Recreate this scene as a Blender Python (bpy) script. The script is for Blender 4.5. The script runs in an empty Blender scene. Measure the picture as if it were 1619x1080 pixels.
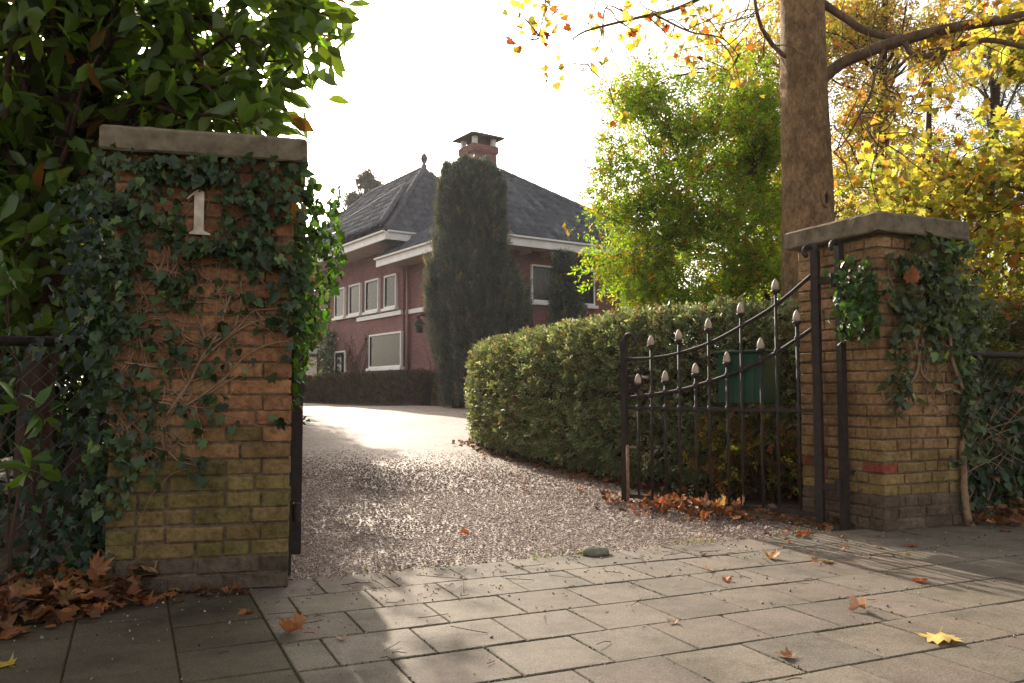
import bpy, math, random
import numpy as np
from mathutils import Vector, Matrix
R = math.radians
rng = np.random.default_rng(7)
random.seed(7)
sc = bpy.context.scene
COL = sc.collection

# ------------------------------------------------------------------ camera and survey helpers
F_PX = 1330.0; PITCH = math.atan(80 / F_PX); EYE = np.array([0, 0, .75])
def ray(px, py):
    x = (px - 809.5) / F_PX; y = -(py - 540) / F_PX
    return np.array([x, math.cos(PITCH) - y * math.sin(PITCH), math.sin(PITCH) + y * math.cos(PITCH)])
def at(px, py, Y):                       # photograph bearing + surveyed distance -> world point
    r = ray(px, py); return EYE + r * (Y / r[1])
def rise(y):                             # the drive climbs gently to the house
    s = np.clip((np.asarray(y, float) - 5) / 17, 0, 1); return .40 * s * s * (3 - 2 * s)
def ground(px, py):
    r = ray(px, py); z = 0.
    for _ in range(30):
        t = (z - .75) / r[2]; z = float(rise(r[1] * t))
    return EYE + r * t
U = np.array([.911, .4117, 0]); V = np.array([-.4117, .911, 0]); UP = np.array([0, 0, 1.])
def ST(s, t, z=0): return U * s + V * t + UP * z

cam = bpy.data.cameras.new("camera"); co = bpy.data.objects.new("camera", cam); COL.objects.link(co)
cam.sensor_width = 36; cam.lens = 36 * F_PX / 1619; cam.clip_end = 2000; cam.clip_start = .05
co.location = EYE; co.rotation_euler = (R(90) + PITCH, 0, 0); sc.camera = co

# ------------------------------------------------------------------ light
SUN_AZ, SUN_EL = -20.5, 24.0
w = bpy.data.worlds.new("World"); sc.world = w; w.use_nodes = True
nt = w.node_tree; bg = nt.nodes["Background"]
sky = nt.nodes.new("ShaderNodeTexSky"); sky.sky_type = 'NISHITA'; sky.sun_disc = False
sky.sun_elevation = R(SUN_EL); sky.sun_rotation = R(SUN_AZ); sky.dust_density = 3.0; sky.air_density = 1.0; sky.ozone_density = .6
hs = nt.nodes.new('ShaderNodeHueSaturation'); hs.inputs['Saturation'].default_value = .38   # thin autumn overcast: a whiter sky
nt.links.new(sky.outputs[0], hs.inputs['Color']); wm = nt.nodes.new('ShaderNodeMix'); wm.data_type = 'RGBA'; wm.blend_type = 'MULTIPLY'; wm.inputs[0].default_value = 1; wm.inputs[7].default_value = (1, .93, .84, 1)
nt.links.new(hs.outputs[0], wm.inputs[6]); nt.links.new(wm.outputs[2], bg.inputs[0]); bg.inputs[1].default_value = .15
sl = bpy.data.lights.new("sun", 'SUN'); sl.energy = 3.8; sl.angle = R(.6); sl.color = (1, .88, .72)
so = bpy.data.objects.new("sun", sl); COL.objects.link(so)
sd = Vector((math.sin(R(SUN_AZ)) * math.cos(R(SUN_EL)), math.cos(R(SUN_AZ)) * math.cos(R(SUN_EL)), math.sin(R(SUN_EL))))
so.rotation_euler = sd.to_track_quat('Z', 'Y').to_euler()
sc.view_settings.view_transform = 'Standard'; sc.view_settings.look = 'None'
sc.view_settings.exposure = 1.25; sc.view_settings.gamma = 1
sc.render.engine = 'CYCLES'
cy = sc.cycles; cy.use_denoising = True; cy.max_bounces = 7; cy.diffuse_bounces = 4; cy.glossy_bounces = 3
cy.transmission_bounces = 4; cy.transparent_max_bounces = 8; cy.sample_clamp_indirect = 6
try: cy.denoiser = 'OPENIMAGEDENOISE'
except Exception: pass

# ------------------------------------------------------------------ object bookkeeping
def tag(o, label=None, cat=None, group=None, kind=None):
    if label: o['label'] = label
    if cat: o['category'] = cat
    if group: o['group'] = group
    if kind: o['kind'] = kind
    return o
def empty(name, loc, label, cat, group=None):
    o = bpy.data.objects.new(name, None); COL.objects.link(o); o.location = tuple(float(c) for c in loc); o.empty_display_size = .2
    return tag(o, label, cat, group)
def link(name, me, mat, parent=None):
    o = bpy.data.objects.new(name, me); COL.objects.link(o)
    if mat: me.materials.append(mat)
    if parent is not None:
        o.parent = parent; o.matrix_parent_inverse = world_of(parent).inverted()
    return o
def world_of(o):
    m = Matrix.Translation(o.location) @ o.rotation_euler.to_matrix().to_4x4()
    return world_of(o.parent) @ o.matrix_parent_inverse @ m if o.parent else m

class MB:
    def __init__(s): s.v = []; s.f = []; s.c = []; s.uv = []; s.n = 0
    def add(s, v, f, col=None, uv=None):
        v = np.asarray(v, float); k = s.n; s.v.append(v); s.n += len(v)
        s.f += [tuple(int(i) + k for i in q) for q in f]
        c = np.ones((len(v), 3)) * (np.asarray(col if col is not None else (1, 1, 1), float))
        s.c.append(c); s.uv.append(np.zeros((len(v), 2)) if uv is None else np.asarray(uv, float))
        return s
    def box(s, o, ax, ay, az, col=None):           # corner o and three edge vectors
        o, ax, ay, az = (np.asarray(q, float) for q in (o, ax, ay, az))
        if np.dot(np.cross(ax, ay), az) < 0: ax, ay = ay, ax
        v = [o, o + ax, o + ax + ay, o + ay, o + az, o + ax + az, o + ax + ay + az, o + ay + az]
        return s.add(v, [(0, 3, 2, 1), (4, 5, 6, 7), (0, 1, 5, 4), (1, 2, 6, 5), (2, 3, 7, 6), (3, 0, 4, 7)], col)
    def cbox(s, c, hx, hy, hz, col=None, ch=.0):   # centre and half vectors, optional chamfer via 3 rings
        c, hx, hy, hz = (np.asarray(q, float) for q in (c, hx, hy, hz))
        if not ch: return s.box(c - hx - hy - hz, 2 * hx, 2 * hy, 2 * hz, col)
        if np.dot(np.cross(hx, hy), hz) < 0: hx, hy = hy, hx
        lx, ly, lz = (np.linalg.norm(q) for q in (hx, hy, hz)); kx, ky, kz = 1 - ch / lx, 1 - ch / ly, 1 - ch / lz
        v = []
        for zz, a, b in ((-1, kx, ky), (-kz, 1, 1), (kz, 1, 1), (1, kx, ky)):
            for sx, sy in ((-1, -1), (1, -1), (1, 1), (-1, 1)): v.append(c + hx * sx * a + hy * sy * b + hz * zz)
        f = [(3, 2, 1, 0), (12, 13, 14, 15)]
        for r in range(3):
            for i in range(4): j = (i + 1) % 4; f.append((r * 4 + i, r * 4 + j, r * 4 + 4 + j, r * 4 + 4 + i))
        return s.add(v, f, col)
    def tube(s, pts, rad, n=6, col=None, jit=0):
        pts = np.asarray(pts, float); m = len(pts); rad = np.ones(m) * np.asarray(rad, float)
        d = np.gradient(pts, axis=0); d /= np.linalg.norm(d, axis=1)[:, None] + 1e-9
        ref = np.array([.31, .17, .93]) if abs(d[0][2]) < .9 else np.array([1., .1, 0])
        v = []
        a = np.cross(d[0], ref); a /= np.linalg.norm(a)
        for i in range(m):
            a = a - d[i] * np.dot(a, d[i]); a /= np.linalg.norm(a) + 1e-9; b = np.cross(d[i], a)
            for k in range(n):
                th = 2 * math.pi * k / n; rr = rad[i] * (1 + (jit * (rng.random() - .5) if jit else 0))
                v.append(pts[i] + (a * math.cos(th) + b * math.sin(th)) * rr)
        f = []
        for i in range(m - 1):
            for k in range(n): j = (k + 1) % n; f.append((i * n + k, i * n + j, i * n + n + j, i * n + n + k))
        f.append(tuple(range(n - 1, -1, -1))); f.append(tuple(range((m - 1) * n, m * n)))
        return s.add(v, f, col)
    def lathe(s, base, prof, n=10, col=None, axis=UP):
        p = [np.asarray(base) + axis * z for r, z in prof]
        return s.tube(p, [max(r, .0005) for r, z in prof], n, col)
    def build(s, name, mat, parent=None, smooth=False):
        me = bpy.data.meshes.new(name); v = np.concatenate(s.v)
        me.from_pydata(v.tolist(), [], s.f)
        ca = me.color_attributes.new("Col", 'FLOAT_COLOR', 'POINT'); c = np.ones((len(v), 4), np.float32); c[:, :3] = np.concatenate(s.c)
        ca.data.foreach_set("color", c.ravel())
        uvs = np.concatenate(s.uv)
        if np.any(uvs):
            ul = me.uv_layers.new(name="UVMap"); li = np.empty(len(me.loops), np.int32); me.loops.foreach_get("vertex_index", li)
            ul.data.foreach_set("uv", uvs[li].astype(np.float32).ravel())
        if smooth: me.polygons.foreach_set("use_smooth", np.ones(len(me.polygons), bool))
        me.update(); return link(name, me, mat, parent)

def scatter(name, tv, tf, P, M, S, C, mat, parent=None, smooth=True):
    """many small pieces (leaves, pebbles) of one template as one mesh"""
    tv = np.asarray(tv, float); N = len(P); n = len(tv); S = np.asarray(S, float)
    if S.ndim == 1: S = np.repeat(S[:, None], 3, 1)
    v = np.einsum('nij,nkj->nki', M, tv[None] * S[:, None, :]) + P[:, None, :]
    lt = np.array([len(q) for q in tf], np.int32); li = np.concatenate([np.array(q) for q in tf]).astype(np.int32)
    L = len(li); loops = (li[None] + (np.arange(N, dtype=np.int64) * n)[:, None]).ravel().astype(np.int32)
    tot = np.tile(lt, N); start = np.concatenate([[0], np.cumsum(tot)[:-1]]).astype(np.int32)
    me = bpy.data.meshes.new(name); me.vertices.add(N * n); me.vertices.foreach_set("co", v.astype(np.float32).ravel())
    me.loops.add(len(loops)); me.loops.foreach_set("vertex_index", loops)
    me.polygons.add(len(tot)); me.polygons.foreach_set("loop_start", start); me.polygons.foreach_set("loop_total", tot)
    if smooth: me.polygons.foreach_set("use_smooth", np.ones(len(tot), bool))
    ca = me.color_attributes.new("Col", 'FLOAT_COLOR', 'POINT'); c = np.ones((N, n, 4), np.float32); c[:, :, :3] = C[:, None, :]
    ca.data.foreach_set("color", c.ravel()); me.update(calc_edges=True); me.validate()
    return link(name, me, mat, parent)

def unit(a): return a / (np.linalg.norm(a, axis=-1, keepdims=True) + 1e-9)
def rdir(n): return unit(rng.normal(size=(n, 3)))
def frames(D, N):
    D = unit(D); X = unit(np.cross(D, N)); Z = np.cross(X, D)
    return np.stack([X, D, Z], -1)

# leaf shapes: stalk at the origin, length along +Y
OVAL_V = [(0, 0, 0), (-.17, .25, .05), (0, .25, -.01), (.17, .25, .05), (-.21, .6, .05), (0, .6, 0), (.21, .6, .05), (0, 1, -.06)]
OVAL_F = [(0, 2, 1), (0, 3, 2), (1, 2, 5, 4), (2, 3, 6, 5), (4, 5, 7), (5, 6, 7)]
def spray(k, ln, wd, spread, fold=.08, seed=1, step=.16):       # a twig tip of k leaflets
    r = random.Random(seed); v = []; f = []
    for i in range(k):
        y0 = i * step; s = -1 if i % 2 else 1
        ang = s * spread * (1 - .5 * i / max(k - 1, 1)) + r.uniform(-.3, .3); tilt = r.uniform(-.5, .5)
        d = np.array([math.sin(ang), math.cos(ang), tilt]); d /= np.linalg.norm(d)
        x = np.cross(d, [r.uniform(-.4, .4), r.uniform(-.2, .2), 1]); x /= np.linalg.norm(x); z = np.cross(x, d); o = np.array([0, y0, 0]); b = len(v)
        v += [o, o + d * ln * .5 - x * wd + z * fold, o + d * ln, o + d * ln * .5 + x * wd + z * fold]
        f += [(b, b + 2, b + 1), (b, b + 3, b + 2)]
    return np.array(v), f
SPRAY_V, SPRAY_F = spray(6, .42, .10, 1.0)
NEEDLE_V, NEEDLE_F = spray(9, .30, .035, .9, .02, 3, .09)
def lobed(pts, curl=.25, cx=.42):
    o = [(x, y, curl * (x * x) * 1.6 - .12 * (y - cx) ** 2 + .05 * ((i % 3) - 1)) for i, (x, y) in enumerate(pts)]
    o += [(-x, y, curl * (x * x) * 1.3 + .04 * ((i % 2) - .5)) for i, (x, y) in reversed(list(enumerate(pts))) if abs(x) > 1e-6]
    v = [(0, cx, -.04)] + o; n = len(o)
    return np.array(v), [(0, 1 + (i + 1) % n, 1 + i) for i in range(n)]
IVY_V, IVY_F = lobed([(0, 0.05), (.28, -.06), (.46, .16), (.33, .34), (.42, .62), (.16, .60), (0, 1.0)], .25, .36)
MAPLE_V, MAPLE_F = lobed([(0, 0), (.12, .13), (.34, .04), (.30, .18), (.52, .30), (.40, .38), (.58, .66), (.38, .60), (.28, .56), (.24, .78), (.12, .74), (0, 1.0)], .5, .38)
MAPLE_FLAT_V, MAPLE_FLAT_F = lobed([(0, 0), (.12, .13), (.34, .04), (.30, .18), (.52, .30), (.40, .38), (.58, .66), (.38, .60), (.28, .56), (.24, .78), (.12, .74), (0, 1.0)], .2, .38)
IVYR_V, IVYR_F = lobed([(0, .04), (.22, -.05), (.40, .08), (.46, .30), (.38, .48), (.30, .62), (.14, .84), (0, 1.0)], .35, .36)
def pebble():
    v = [(1, 0, 0), (-1, 0, 0), (0, 1, 0), (0, -1, 0), (0, 0, .7), (0, 0, -.7)]
    return np.array(v, float), [(0, 2, 4), (2, 1, 4), (1, 3, 4), (3, 0, 4), (2, 0, 5), (1, 2, 5), (3, 1, 5), (0, 3, 5)]
PEB_V, PEB_F = pebble()

# ------------------------------------------------------------------ materials
def mat(name): m = bpy.data.materials.new(name); m.use_nodes = True; return m, m.node_tree, m.node_tree.nodes["Principled BSDF"]
def nd(t, kind, **k):
    n = t.nodes.new(kind)
    for a, b in k.items():
        if hasattr(n, a): setattr(n, a, b)
        else: n.inputs[a].default_value = b
    return n
def ramp(t, stops):
    n = t.nodes.new("ShaderNodeValToRGB"); e = n.color_ramp.elements
    while len(e) < len(stops): e.new(.5)
    for q, (p, c) in zip(e, stops): q.position = p; q.color = (*c, 1) if len(c) == 3 else c
    return n
def mixc(t, a, b, fac, mode='MIX'):
    n = t.nodes.new("ShaderNodeMix"); n.data_type = 'RGBA'; n.blend_type = mode
    for i, q in ((0, fac), (6, a), (7, b)):
        if hasattr(q, 'node'): t.links.new(q, n.inputs[i])
        else: n.inputs[i].default_value = q if i == 0 else (*q, 1)
    return n.outputs[2]
def obj_noise(t, scale, detail=4, rough=.6, warp=None):
    tc = t.nodes.new("ShaderNodeTexCoord"); n = nd(t, "ShaderNodeTexNoise", Scale=scale, Detail=detail, Roughness=rough)
    src = tc.outputs['Object']
    if warp:
        mp = t.nodes.new("ShaderNodeMapping"); mp.inputs['Scale'].default_value = warp; t.links.new(src, mp.inputs[0]); src = mp.outputs[0]
    t.links.new(src, n.inputs['Vector']); return n
def bump(t, b, h, strength, dist):
    n = nd(t, "ShaderNodeBump", Strength=strength, Distance=dist); t.links.new(h, n.inputs['Height']); t.links.new(n.outputs[0], b.inputs['Normal']); return n
def attr(t): return nd(t, "ShaderNodeAttribute", attribute_name="Col").outputs['Color']
def leafmat(name, trans=.45, rough=.45, spec=.4, tint=(1.5, 1.45, .7)):
    m, t, b = mat(name); a = attr(t); b.inputs['Roughness'].default_value = rough; b.inputs['Specular IOR Level'].default_value = spec
    n = obj_noise(t, 9, 3); r = ramp(t, [(.25, (.72, .72, .72)), (.75, (1.22, 1.2, 1.15))]); t.links.new(n.outputs[0], r.inputs[0])
    c = mixc(t, a, r.outputs[0], 1.0, 'MULTIPLY'); t.links.new(c, b.inputs['Base Color'])
    tr = t.nodes.new("ShaderNodeBsdfTranslucent"); t.links.new(mixc(t, c, tint, 1.0, 'MULTIPLY'), tr.inputs[0])
    mx = t.nodes.new("ShaderNodeMixShader"); mx.inputs[0].default_value = trans
    t.links.new(b.outputs[0], mx.inputs[1]); t.links.new(tr.outputs[0], mx.inputs[2])
    t.links.new(mx.outputs[0], t.nodes["Material Output"].inputs[0]); return m
def noisy(name, c1, c2, scale=8, rough=.8, bs=.4, bd=.01, spec=.3, detail=6, use_attr=False, warp=None, metal=0):
    m, t, b = mat(name); n = obj_noise(t, scale, detail, .65, warp)
    r = ramp(t, [(.3, c1), (.7, c2)]); t.links.new(n.outputs[0], r.inputs[0]); c = r.outputs[0]
    if use_attr: c = mixc(t, c, attr(t), 1.0, 'MULTIPLY')
    t.links.new(c, b.inputs['Base Color']); b.inputs['Roughness'].default_value = rough; b.inputs['Specular IOR Level'].default_value = spec; b.inputs['Metallic'].default_value = metal
    if bs: bump(t, b, n.outputs[0], bs, bd)
    return m
M_LAUREL = leafmat('laurel_leaf', .42, .32, .55, (1.9, 1.9, .6))
M_IVY = leafmat('ivy_leaf', .30, .42, .4, (1.9, 2.2, .7))
M_LEAF = leafmat('small_leaf', .56, .5, .3, (1.7, 1.7, .55))
M_GOLD = leafmat('autumn_leaf', .56, .55, .25, (1.35, 1.25, .8))
M_NEEDLE = leafmat('needle_leaf', .32, .48, .5, (1.5, 1.4, .8))
M_DRY = leafmat('dry_leaf', .25, .65, .2, (1.3, 1.0, .7))
M_BARK = noisy('bark', (.075, .045, .028), (.20, .135, .085), 14, .9, .9, .02, .15, warp=(1, 1, .28))
def planebark():
    m, t, b = mat('plane_bark'); n = obj_noise(t, 42, 9, .75, (1, 1, .55)); n2 = obj_noise(t, 11, 4, .6, (1, 1, .7)); n3 = obj_noise(t, 2.2, 4)
    r = ramp(t, [(.30, (.085, .046, .025)), (.5, (.23, .14, .078)), (.72, (.37, .25, .155))]); t.links.new(n.outputs[0], r.inputs[0])
    r2 = ramp(t, [(.40, (.72, .68, .62)), (.50, (1, 1, 1)), (.58, (1.2, 1.15, 1.05))]); t.links.new(n2.outputs[0], r2.inputs[0])
    r3 = ramp(t, [(.35, (.8, .85, .75)), (.65, (1.1, 1.05, 1))]); t.links.new(n3.outputs[0], r3.inputs[0])
    c = mixc(t, mixc(t, r.outputs[0], r2.outputs[0], 1.0, 'MULTIPLY'), r3.outputs[0], 1.0, 'MULTIPLY'); t.links.new(c, b.inputs['Base Color']); b.inputs['Roughness'].default_value = .85; b.inputs['Specular IOR Level'].default_value = .2
    bump(t, b, n.outputs[0], 1.0, .02); return m
M_PLANE = planebark()
M_DARKBARK = noisy('dark_bark', (.035, .02, .014), (.09, .05, .035), 16, .9, .8, .015, .15, warp=(1, 1, .3))
M_STEM = noisy('ivy_stem', (.17, .10, .06), (.34, .22, .14), 40, .85, .5, .003, .2)
M_IRON = noisy('painted_iron', (.012, .010, .010), (.05, .03, .024), 30, .6, .3, .002, .35)
M_FINIAL = noisy('pale_finial', (.34, .24, .18), (.56, .43, .34), 45, .55, .3, .003, .4)
M_GREEN = noisy('green_metal', (.012, .05, .024), (.02, .075, .036), 9, .4, .1, .002, .5)
M_WHITE = noisy('white_paint', (.70, .67, .64), (.84, .81, .78), 3, .5, .05, .002, .4)
M_SOFFIT = noisy('soffit_boards', (.42, .33, .25), (.55, .44, .34), 2, .7, .1, .004, .3, warp=(1, 1, 1))
M_CAP = noisy('cap_stone', (.085, .066, .042), (.235, .185, .125), 15, .9, .7, .008, .2, detail=9)
M_TERRACOTTA = noisy('roof_tile', (.062, .070, .088), (.125, .122, .128), 5, .92, .3, .01, .06, use_attr=True)
M_SOIL = noisy('garden_soil', (.035, .025, .016), (.11, .08, .05), 7, .95, .9, .03, .1, detail=9)
M_PIPE = noisy('pipe_paint', (.30, .13, .11), (.38, .18, .15), 4, .5, 0)
M_DARK = noisy('dark_void', (.008, .007, .007), (.014, .012, .011), 4, .8, 0)
M_CURTAIN = noisy('net_curtain', (.20, .22, .21), (.34, .36, .34), 3, .9, 0, warp=(14, 14, .2))
M_DOOR = noisy('dark_door', (.012, .014, .016), (.03, .03, .032), 6, .4, .05)
M_STONE = noisy('mossy_stone', (.15, .135, .10), (.27, .25, .20), 22, .95, .9, .01, .1)
M_NUMBER = noisy('enamel_number', (.36, .22, .13), (.70, .64, .54), 16, .5, .2, .001, .4)
M_WIRE = noisy('fence_wire', (.05, .055, .045), (.10, .10, .085), 40, .5, .1, .001, .5)

def glassmat():
    m, t, b = mat('window_glass'); t.nodes.remove(b)
    tr = t.nodes.new("ShaderNodeBsdfTransparent"); tr.inputs[0].default_value = (.75, .78, .78, 1)
    gl = t.nodes.new("ShaderNodeBsdfGlossy"); gl.inputs['Roughness'].default_value = .03
    fr = nd(t, "ShaderNodeFresnel", IOR=1.28); mx = t.nodes.new("ShaderNodeMixShader")
    t.links.new(fr.outputs[0], mx.inputs[0]); t.links.new(tr.outputs[0], mx.inputs[1]); t.links.new(gl.outputs[0], mx.inputs[2])
    t.links.new(mx.outputs[0], t.nodes["Material Output"].inputs[0]); return m
M_GLASS = glassmat()

def brickwork_mat():        # loose bricks of the pillars: colour per brick comes from the mesh
    m, t, b = mat('pillar_brick'); n = obj_noise(t, 38, 8, .7); n2 = obj_noise(t, 7, 4)
    r = ramp(t, [(.3, (.45, .42, .4)), (.52, (.95, .93, .9)), (.75, (1.35, 1.32, 1.25))]); t.links.new(n.outputs[0], r.inputs[0])
    c = mixc(t, attr(t), r.outputs[0], 1.0, 'MULTIPLY')
    r2 = ramp(t, [(.35, (.65, .62, .55)), (.7, (1.15, 1.12, 1.1))]); t.links.new(n2.outputs[0], r2.inputs[0])
    c = mixc(t, c, r2.outputs[0], 1.0, 'MULTIPLY'); t.links.new(c, b.inputs['Base Color'])
    b.inputs['Roughness'].default_value = .92; b.inputs['Specular IOR Level'].default_value = .15; bump(t, b, n.outputs[0], 1.0, .016); return m
M_BRICK = brickwork_mat()
def housebrick():
    m, t, b = mat('house_brick'); uv = t.nodes.new("ShaderNodeUVMap"); uv.uv_map = "UVMap"
    br = nd(t, "ShaderNodeTexBrick", Scale=1.0); br.inputs['Brick Width'].default_value = .22; br.inputs['Row Height'].default_value = .066
    br.inputs['Mortar Size'].default_value = .006; br.inputs['Color1'].default_value = (.27, .092, .075, 1); br.inputs['Color2'].default_value = (.17, .060, .052, 1); br.inputs['Mortar'].default_value = (.20, .14, .13, 1)
    t.links.new(uv.outputs[0], br.inputs['Vector']); n = obj_noise(t, 1.3, 6); r = ramp(t, [(.3, (.72, .7, .72)), (.7, (1.15, 1.1, 1.1))]); t.links.new(n.outputs[0], r.inputs[0])
    t.links.new(mixc(t, br.outputs[0], r.outputs[0], 1.0, 'MULTIPLY'), b.inputs['Base Color']); b.inputs['Roughness'].default_value = .85
    bump(t, b, br.outputs[1], -.5, .01); return m
M_HOUSE = housebrick()
def slabmat():
    m, t, b = mat('paving_slab'); n = obj_noise(t, 150, 4, .75); n2 = obj_noise(t, 3.2, 6, .65); n3 = obj_noise(t, 22, 5, .7)
    r = ramp(t, [(.32, (.42, .41, .40)), (.5, (.98, .98, .98)), (.68, (1.6, 1.58, 1.55))]); t.links.new(n.outputs[0], r.inputs[0])
    c = mixc(t, attr(t), r.outputs[0], 1.0, 'MULTIPLY')
    r2 = ramp(t, [(.34, (.42, .40, .32)), (.48, (.86, .85, .80)), (.66, (1.15, 1.12, 1.1))]); t.links.new(n2.outputs[0], r2.inputs[0]); c = mixc(t, c, r2.outputs[0], .8, 'MULTIPLY')
    r3 = ramp(t, [(.35, (.75, .74, .70)), (.6, (1.05, 1.05, 1.05))]); t.links.new(n3.outputs[0], r3.inputs[0]); c = mixc(t, c, r3.outputs[0], .8, 'MULTIPLY')
    t.links.new(c, b.inputs['Base Color']); b.inputs['Roughness'].default_value = .8; b.inputs['Specular IOR Level'].default_value = .3
    ad = nd(t, "ShaderNodeMath", operation='ADD'); t.links.new(n.outputs[0], ad.inputs[0]); t.links.new(n3.outputs[0], ad.inputs[1])
    bump(t, b, ad.outputs[0], .35, .004); return m
M_SLAB = slabmat()
M_JOINT = noisy('mossy_joint', (.018, .016, .010), (.060, .056, .020), 60, .98, .8, .006, .05)
def gravelmat():
    m, t, b = mat('gravel_bed'); tc = t.nodes.new("ShaderNodeTexCoord"); vo = nd(t, "ShaderNodeTexVoronoi", Scale=48); t.links.new(tc.outputs['Object'], vo.inputs['Vector'])
    r = ramp(t, [(0, (.12, .08, .064)), (.4, (.21, .15, .122)), (.75, (.29, .225, .19)), (1, (.42, .36, .315))])
    se = t.nodes.new("ShaderNodeSeparateColor"); t.links.new(vo.outputs['Color'], se.inputs[0]); t.links.new(se.outputs[0], r.inputs[0])
    n = obj_noise(t, 1.1, 5); r2 = ramp(t, [(.3, (.72, .70, .68)), (.65, (1.1, 1.08, 1.06))]); t.links.new(n.outputs[0], r2.inputs[0])
    t.links.new(mixc(t, r.outputs[0], r2.outputs[0], 1.0, 'MULTIPLY'), b.inputs['Base Color']); b.inputs['Roughness'].default_value = .75
    bump(t, b, vo.outputs['Distance'], -.9, .02); return m
M_GRAVEL = gravelmat()
M_PEBBLE = noisy('pebble', (.8, .8, .8), (1.1, 1.1, 1.1), 60, .7, 0, .001, .35, use_attr=True)

def colours(n, base, jit=.18, hue=.08, alt=None, palt=0):
    c = np.ones((n, 3)) * np.array(base)
    if alt is not None:
        k = rng.random(n) < palt; a = np.array(alt); a = a[None] if a.ndim == 1 else a
        c[k] = a[rng.integers(0, len(a), k.sum())]
    return np.clip(c * (1 + rng.normal(0, jit, (n, 1))) * (1 + rng.normal(0, hue, (n, 3))), .004, .9)

# ------------------------------------------------------------------ ground, pavement, drive
b = MB(); ys = np.concatenate([np.linspace(-30, 4, 8), np.linspace(5, 24, 30), [30, 45, 80, 160, 400, 900]]); xs = np.concatenate([[-700, -200, -60], np.linspace(-30, 30, 31), [60, 200, 700]])
vv = np.array([[x, y, float(rise(y)) - .03] for y in ys for x in xs]); nx = len(xs)
b.add(vv, [(i * nx + j, i * nx + j + 1, (i + 1) * nx + j + 1, (i + 1) * nx + j) for i in range(len(ys) - 1) for j in range(nx - 1)])
tag(b.build('ground', M_SOIL, smooth=True), kind='structure')

DR_Y = [2.9, 3.6, 4.6, 5.4, 6.4, 8.2, 9.2, 11, 12, 13, 15, 17, 19, 22.2]
DR_L = [-1.1, -1.15, -1.5, -1.8, -2.1, -2.5, -2.7, -3.1, -3.6, -4.6, -8, -14, -16, -16]
DR_R = [2.0, 1.9, 1.72, 1.35, .95, .42, .12, -.40, -.45, .2, 2.4, 2.6, 2.0, -.6]
b = MB(); yy = np.concatenate([np.linspace(2.9, 12, 60), np.linspace(12.4, 22.2, 30)]); nc = 40; v = []
for y in yy:
    l, r_ = np.interp(y, DR_Y, DR_L), np.interp(y, DR_Y, DR_R)
    for x in np.linspace(l, r_, nc): v.append((x, y, float(rise(y)) - .012 + .012 * math.sin(x * 3.1 + y) * math.sin(y * 2.3) * min(1, max(0, y - 3.6))))
b.add(v, [(i * nc + j, i * nc + j + 1, (i + 1) * nc + j + 1, (i + 1) * nc + j) for i in range(len(yy) - 1) for j in range(nc - 1)])
tag(b.build('gravel_drive', M_GRAVEL, smooth=True), kind='structure')

# loose pebbles over the near drive
PX, PY, PS = [], [], []
for y0, y1, dens, sz in ((3.1, 4.6, 6500, .0052), (4.6, 6.5, 3800, .0066), (6.5, 10, 1500, .009), (10, 14, 600, .010)):
    n = int(dens * (y1 - y0) * 5); y = rng.uniform(y0, y1, n); x = rng.uniform(-2.6, 2.0, n)
    ok = (rng.random(n) < np.clip((11.5 - y) / 4.5, 0, 1)) & (x > np.interp(y, DR_Y, DR_L) + .03) & (x < np.interp(y, DR_Y, DR_R) - .02 + rng.normal(0, .05, n)) & (x / y > -.30) & (-.4117 * x + .911 * y > 3.45 + rng.exponential(.05, n) - .06 - (rng.random(n) < .02) * rng.exponential(.12, n))
    PX.append(x[ok]); PY.append(y[ok]); PS.append(sz * rng.uniform(.5, 1.5, ok.sum()) * np.clip((11.5 - y[ok]) / 4, .15, 1))
x = np.concatenate(PX); y = np.concatenate(PY); s = np.concatenate(PS); n = len(x)
P = np.stack([x, y, rise(y) - .008 + s * .4 + .012 * np.sin(x * 3.1 + y) * np.sin(y * 2.3) * np.clip(y - 3.6, 0, 1)], -1)
pal = np.array([(.27, .205, .172), (.21, .145, .118), (.33, .265, .228), (.15, .10, .082), (.25, .165, .132), (.44, .38, .335)])
lane = x - np.interp(y, [3, 6, 11, 16], [.45, -.25, -1.4, -3.0]); rut = .72 + .28 * np.clip(np.minimum(abs(lane - .72), abs(lane + .72)) / .3, 0, 1) + .10 * np.sin(x * 2.7 + y) * np.sin(y * 1.9 - x)
C = pal[rng.choice(6, n, p=[.25, .25, .15, .15, .14, .06])] * rng.uniform(.85, 1.15, (n, 1)) * np.clip(rut, .6, 1.15)[:, None] * 1.25
tag(scatter('gravel', PEB_V, PEB_F, P, frames(rdir(n) * [1, 1, .25], unit(UP + rng.normal(0, .33, (n, 3)))), s[:, None] * rng.uniform(.6, 1.25, (n, 3)) * [1, 1, .8], C, M_PEBBLE, smooth=False), kind='stuff')

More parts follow.
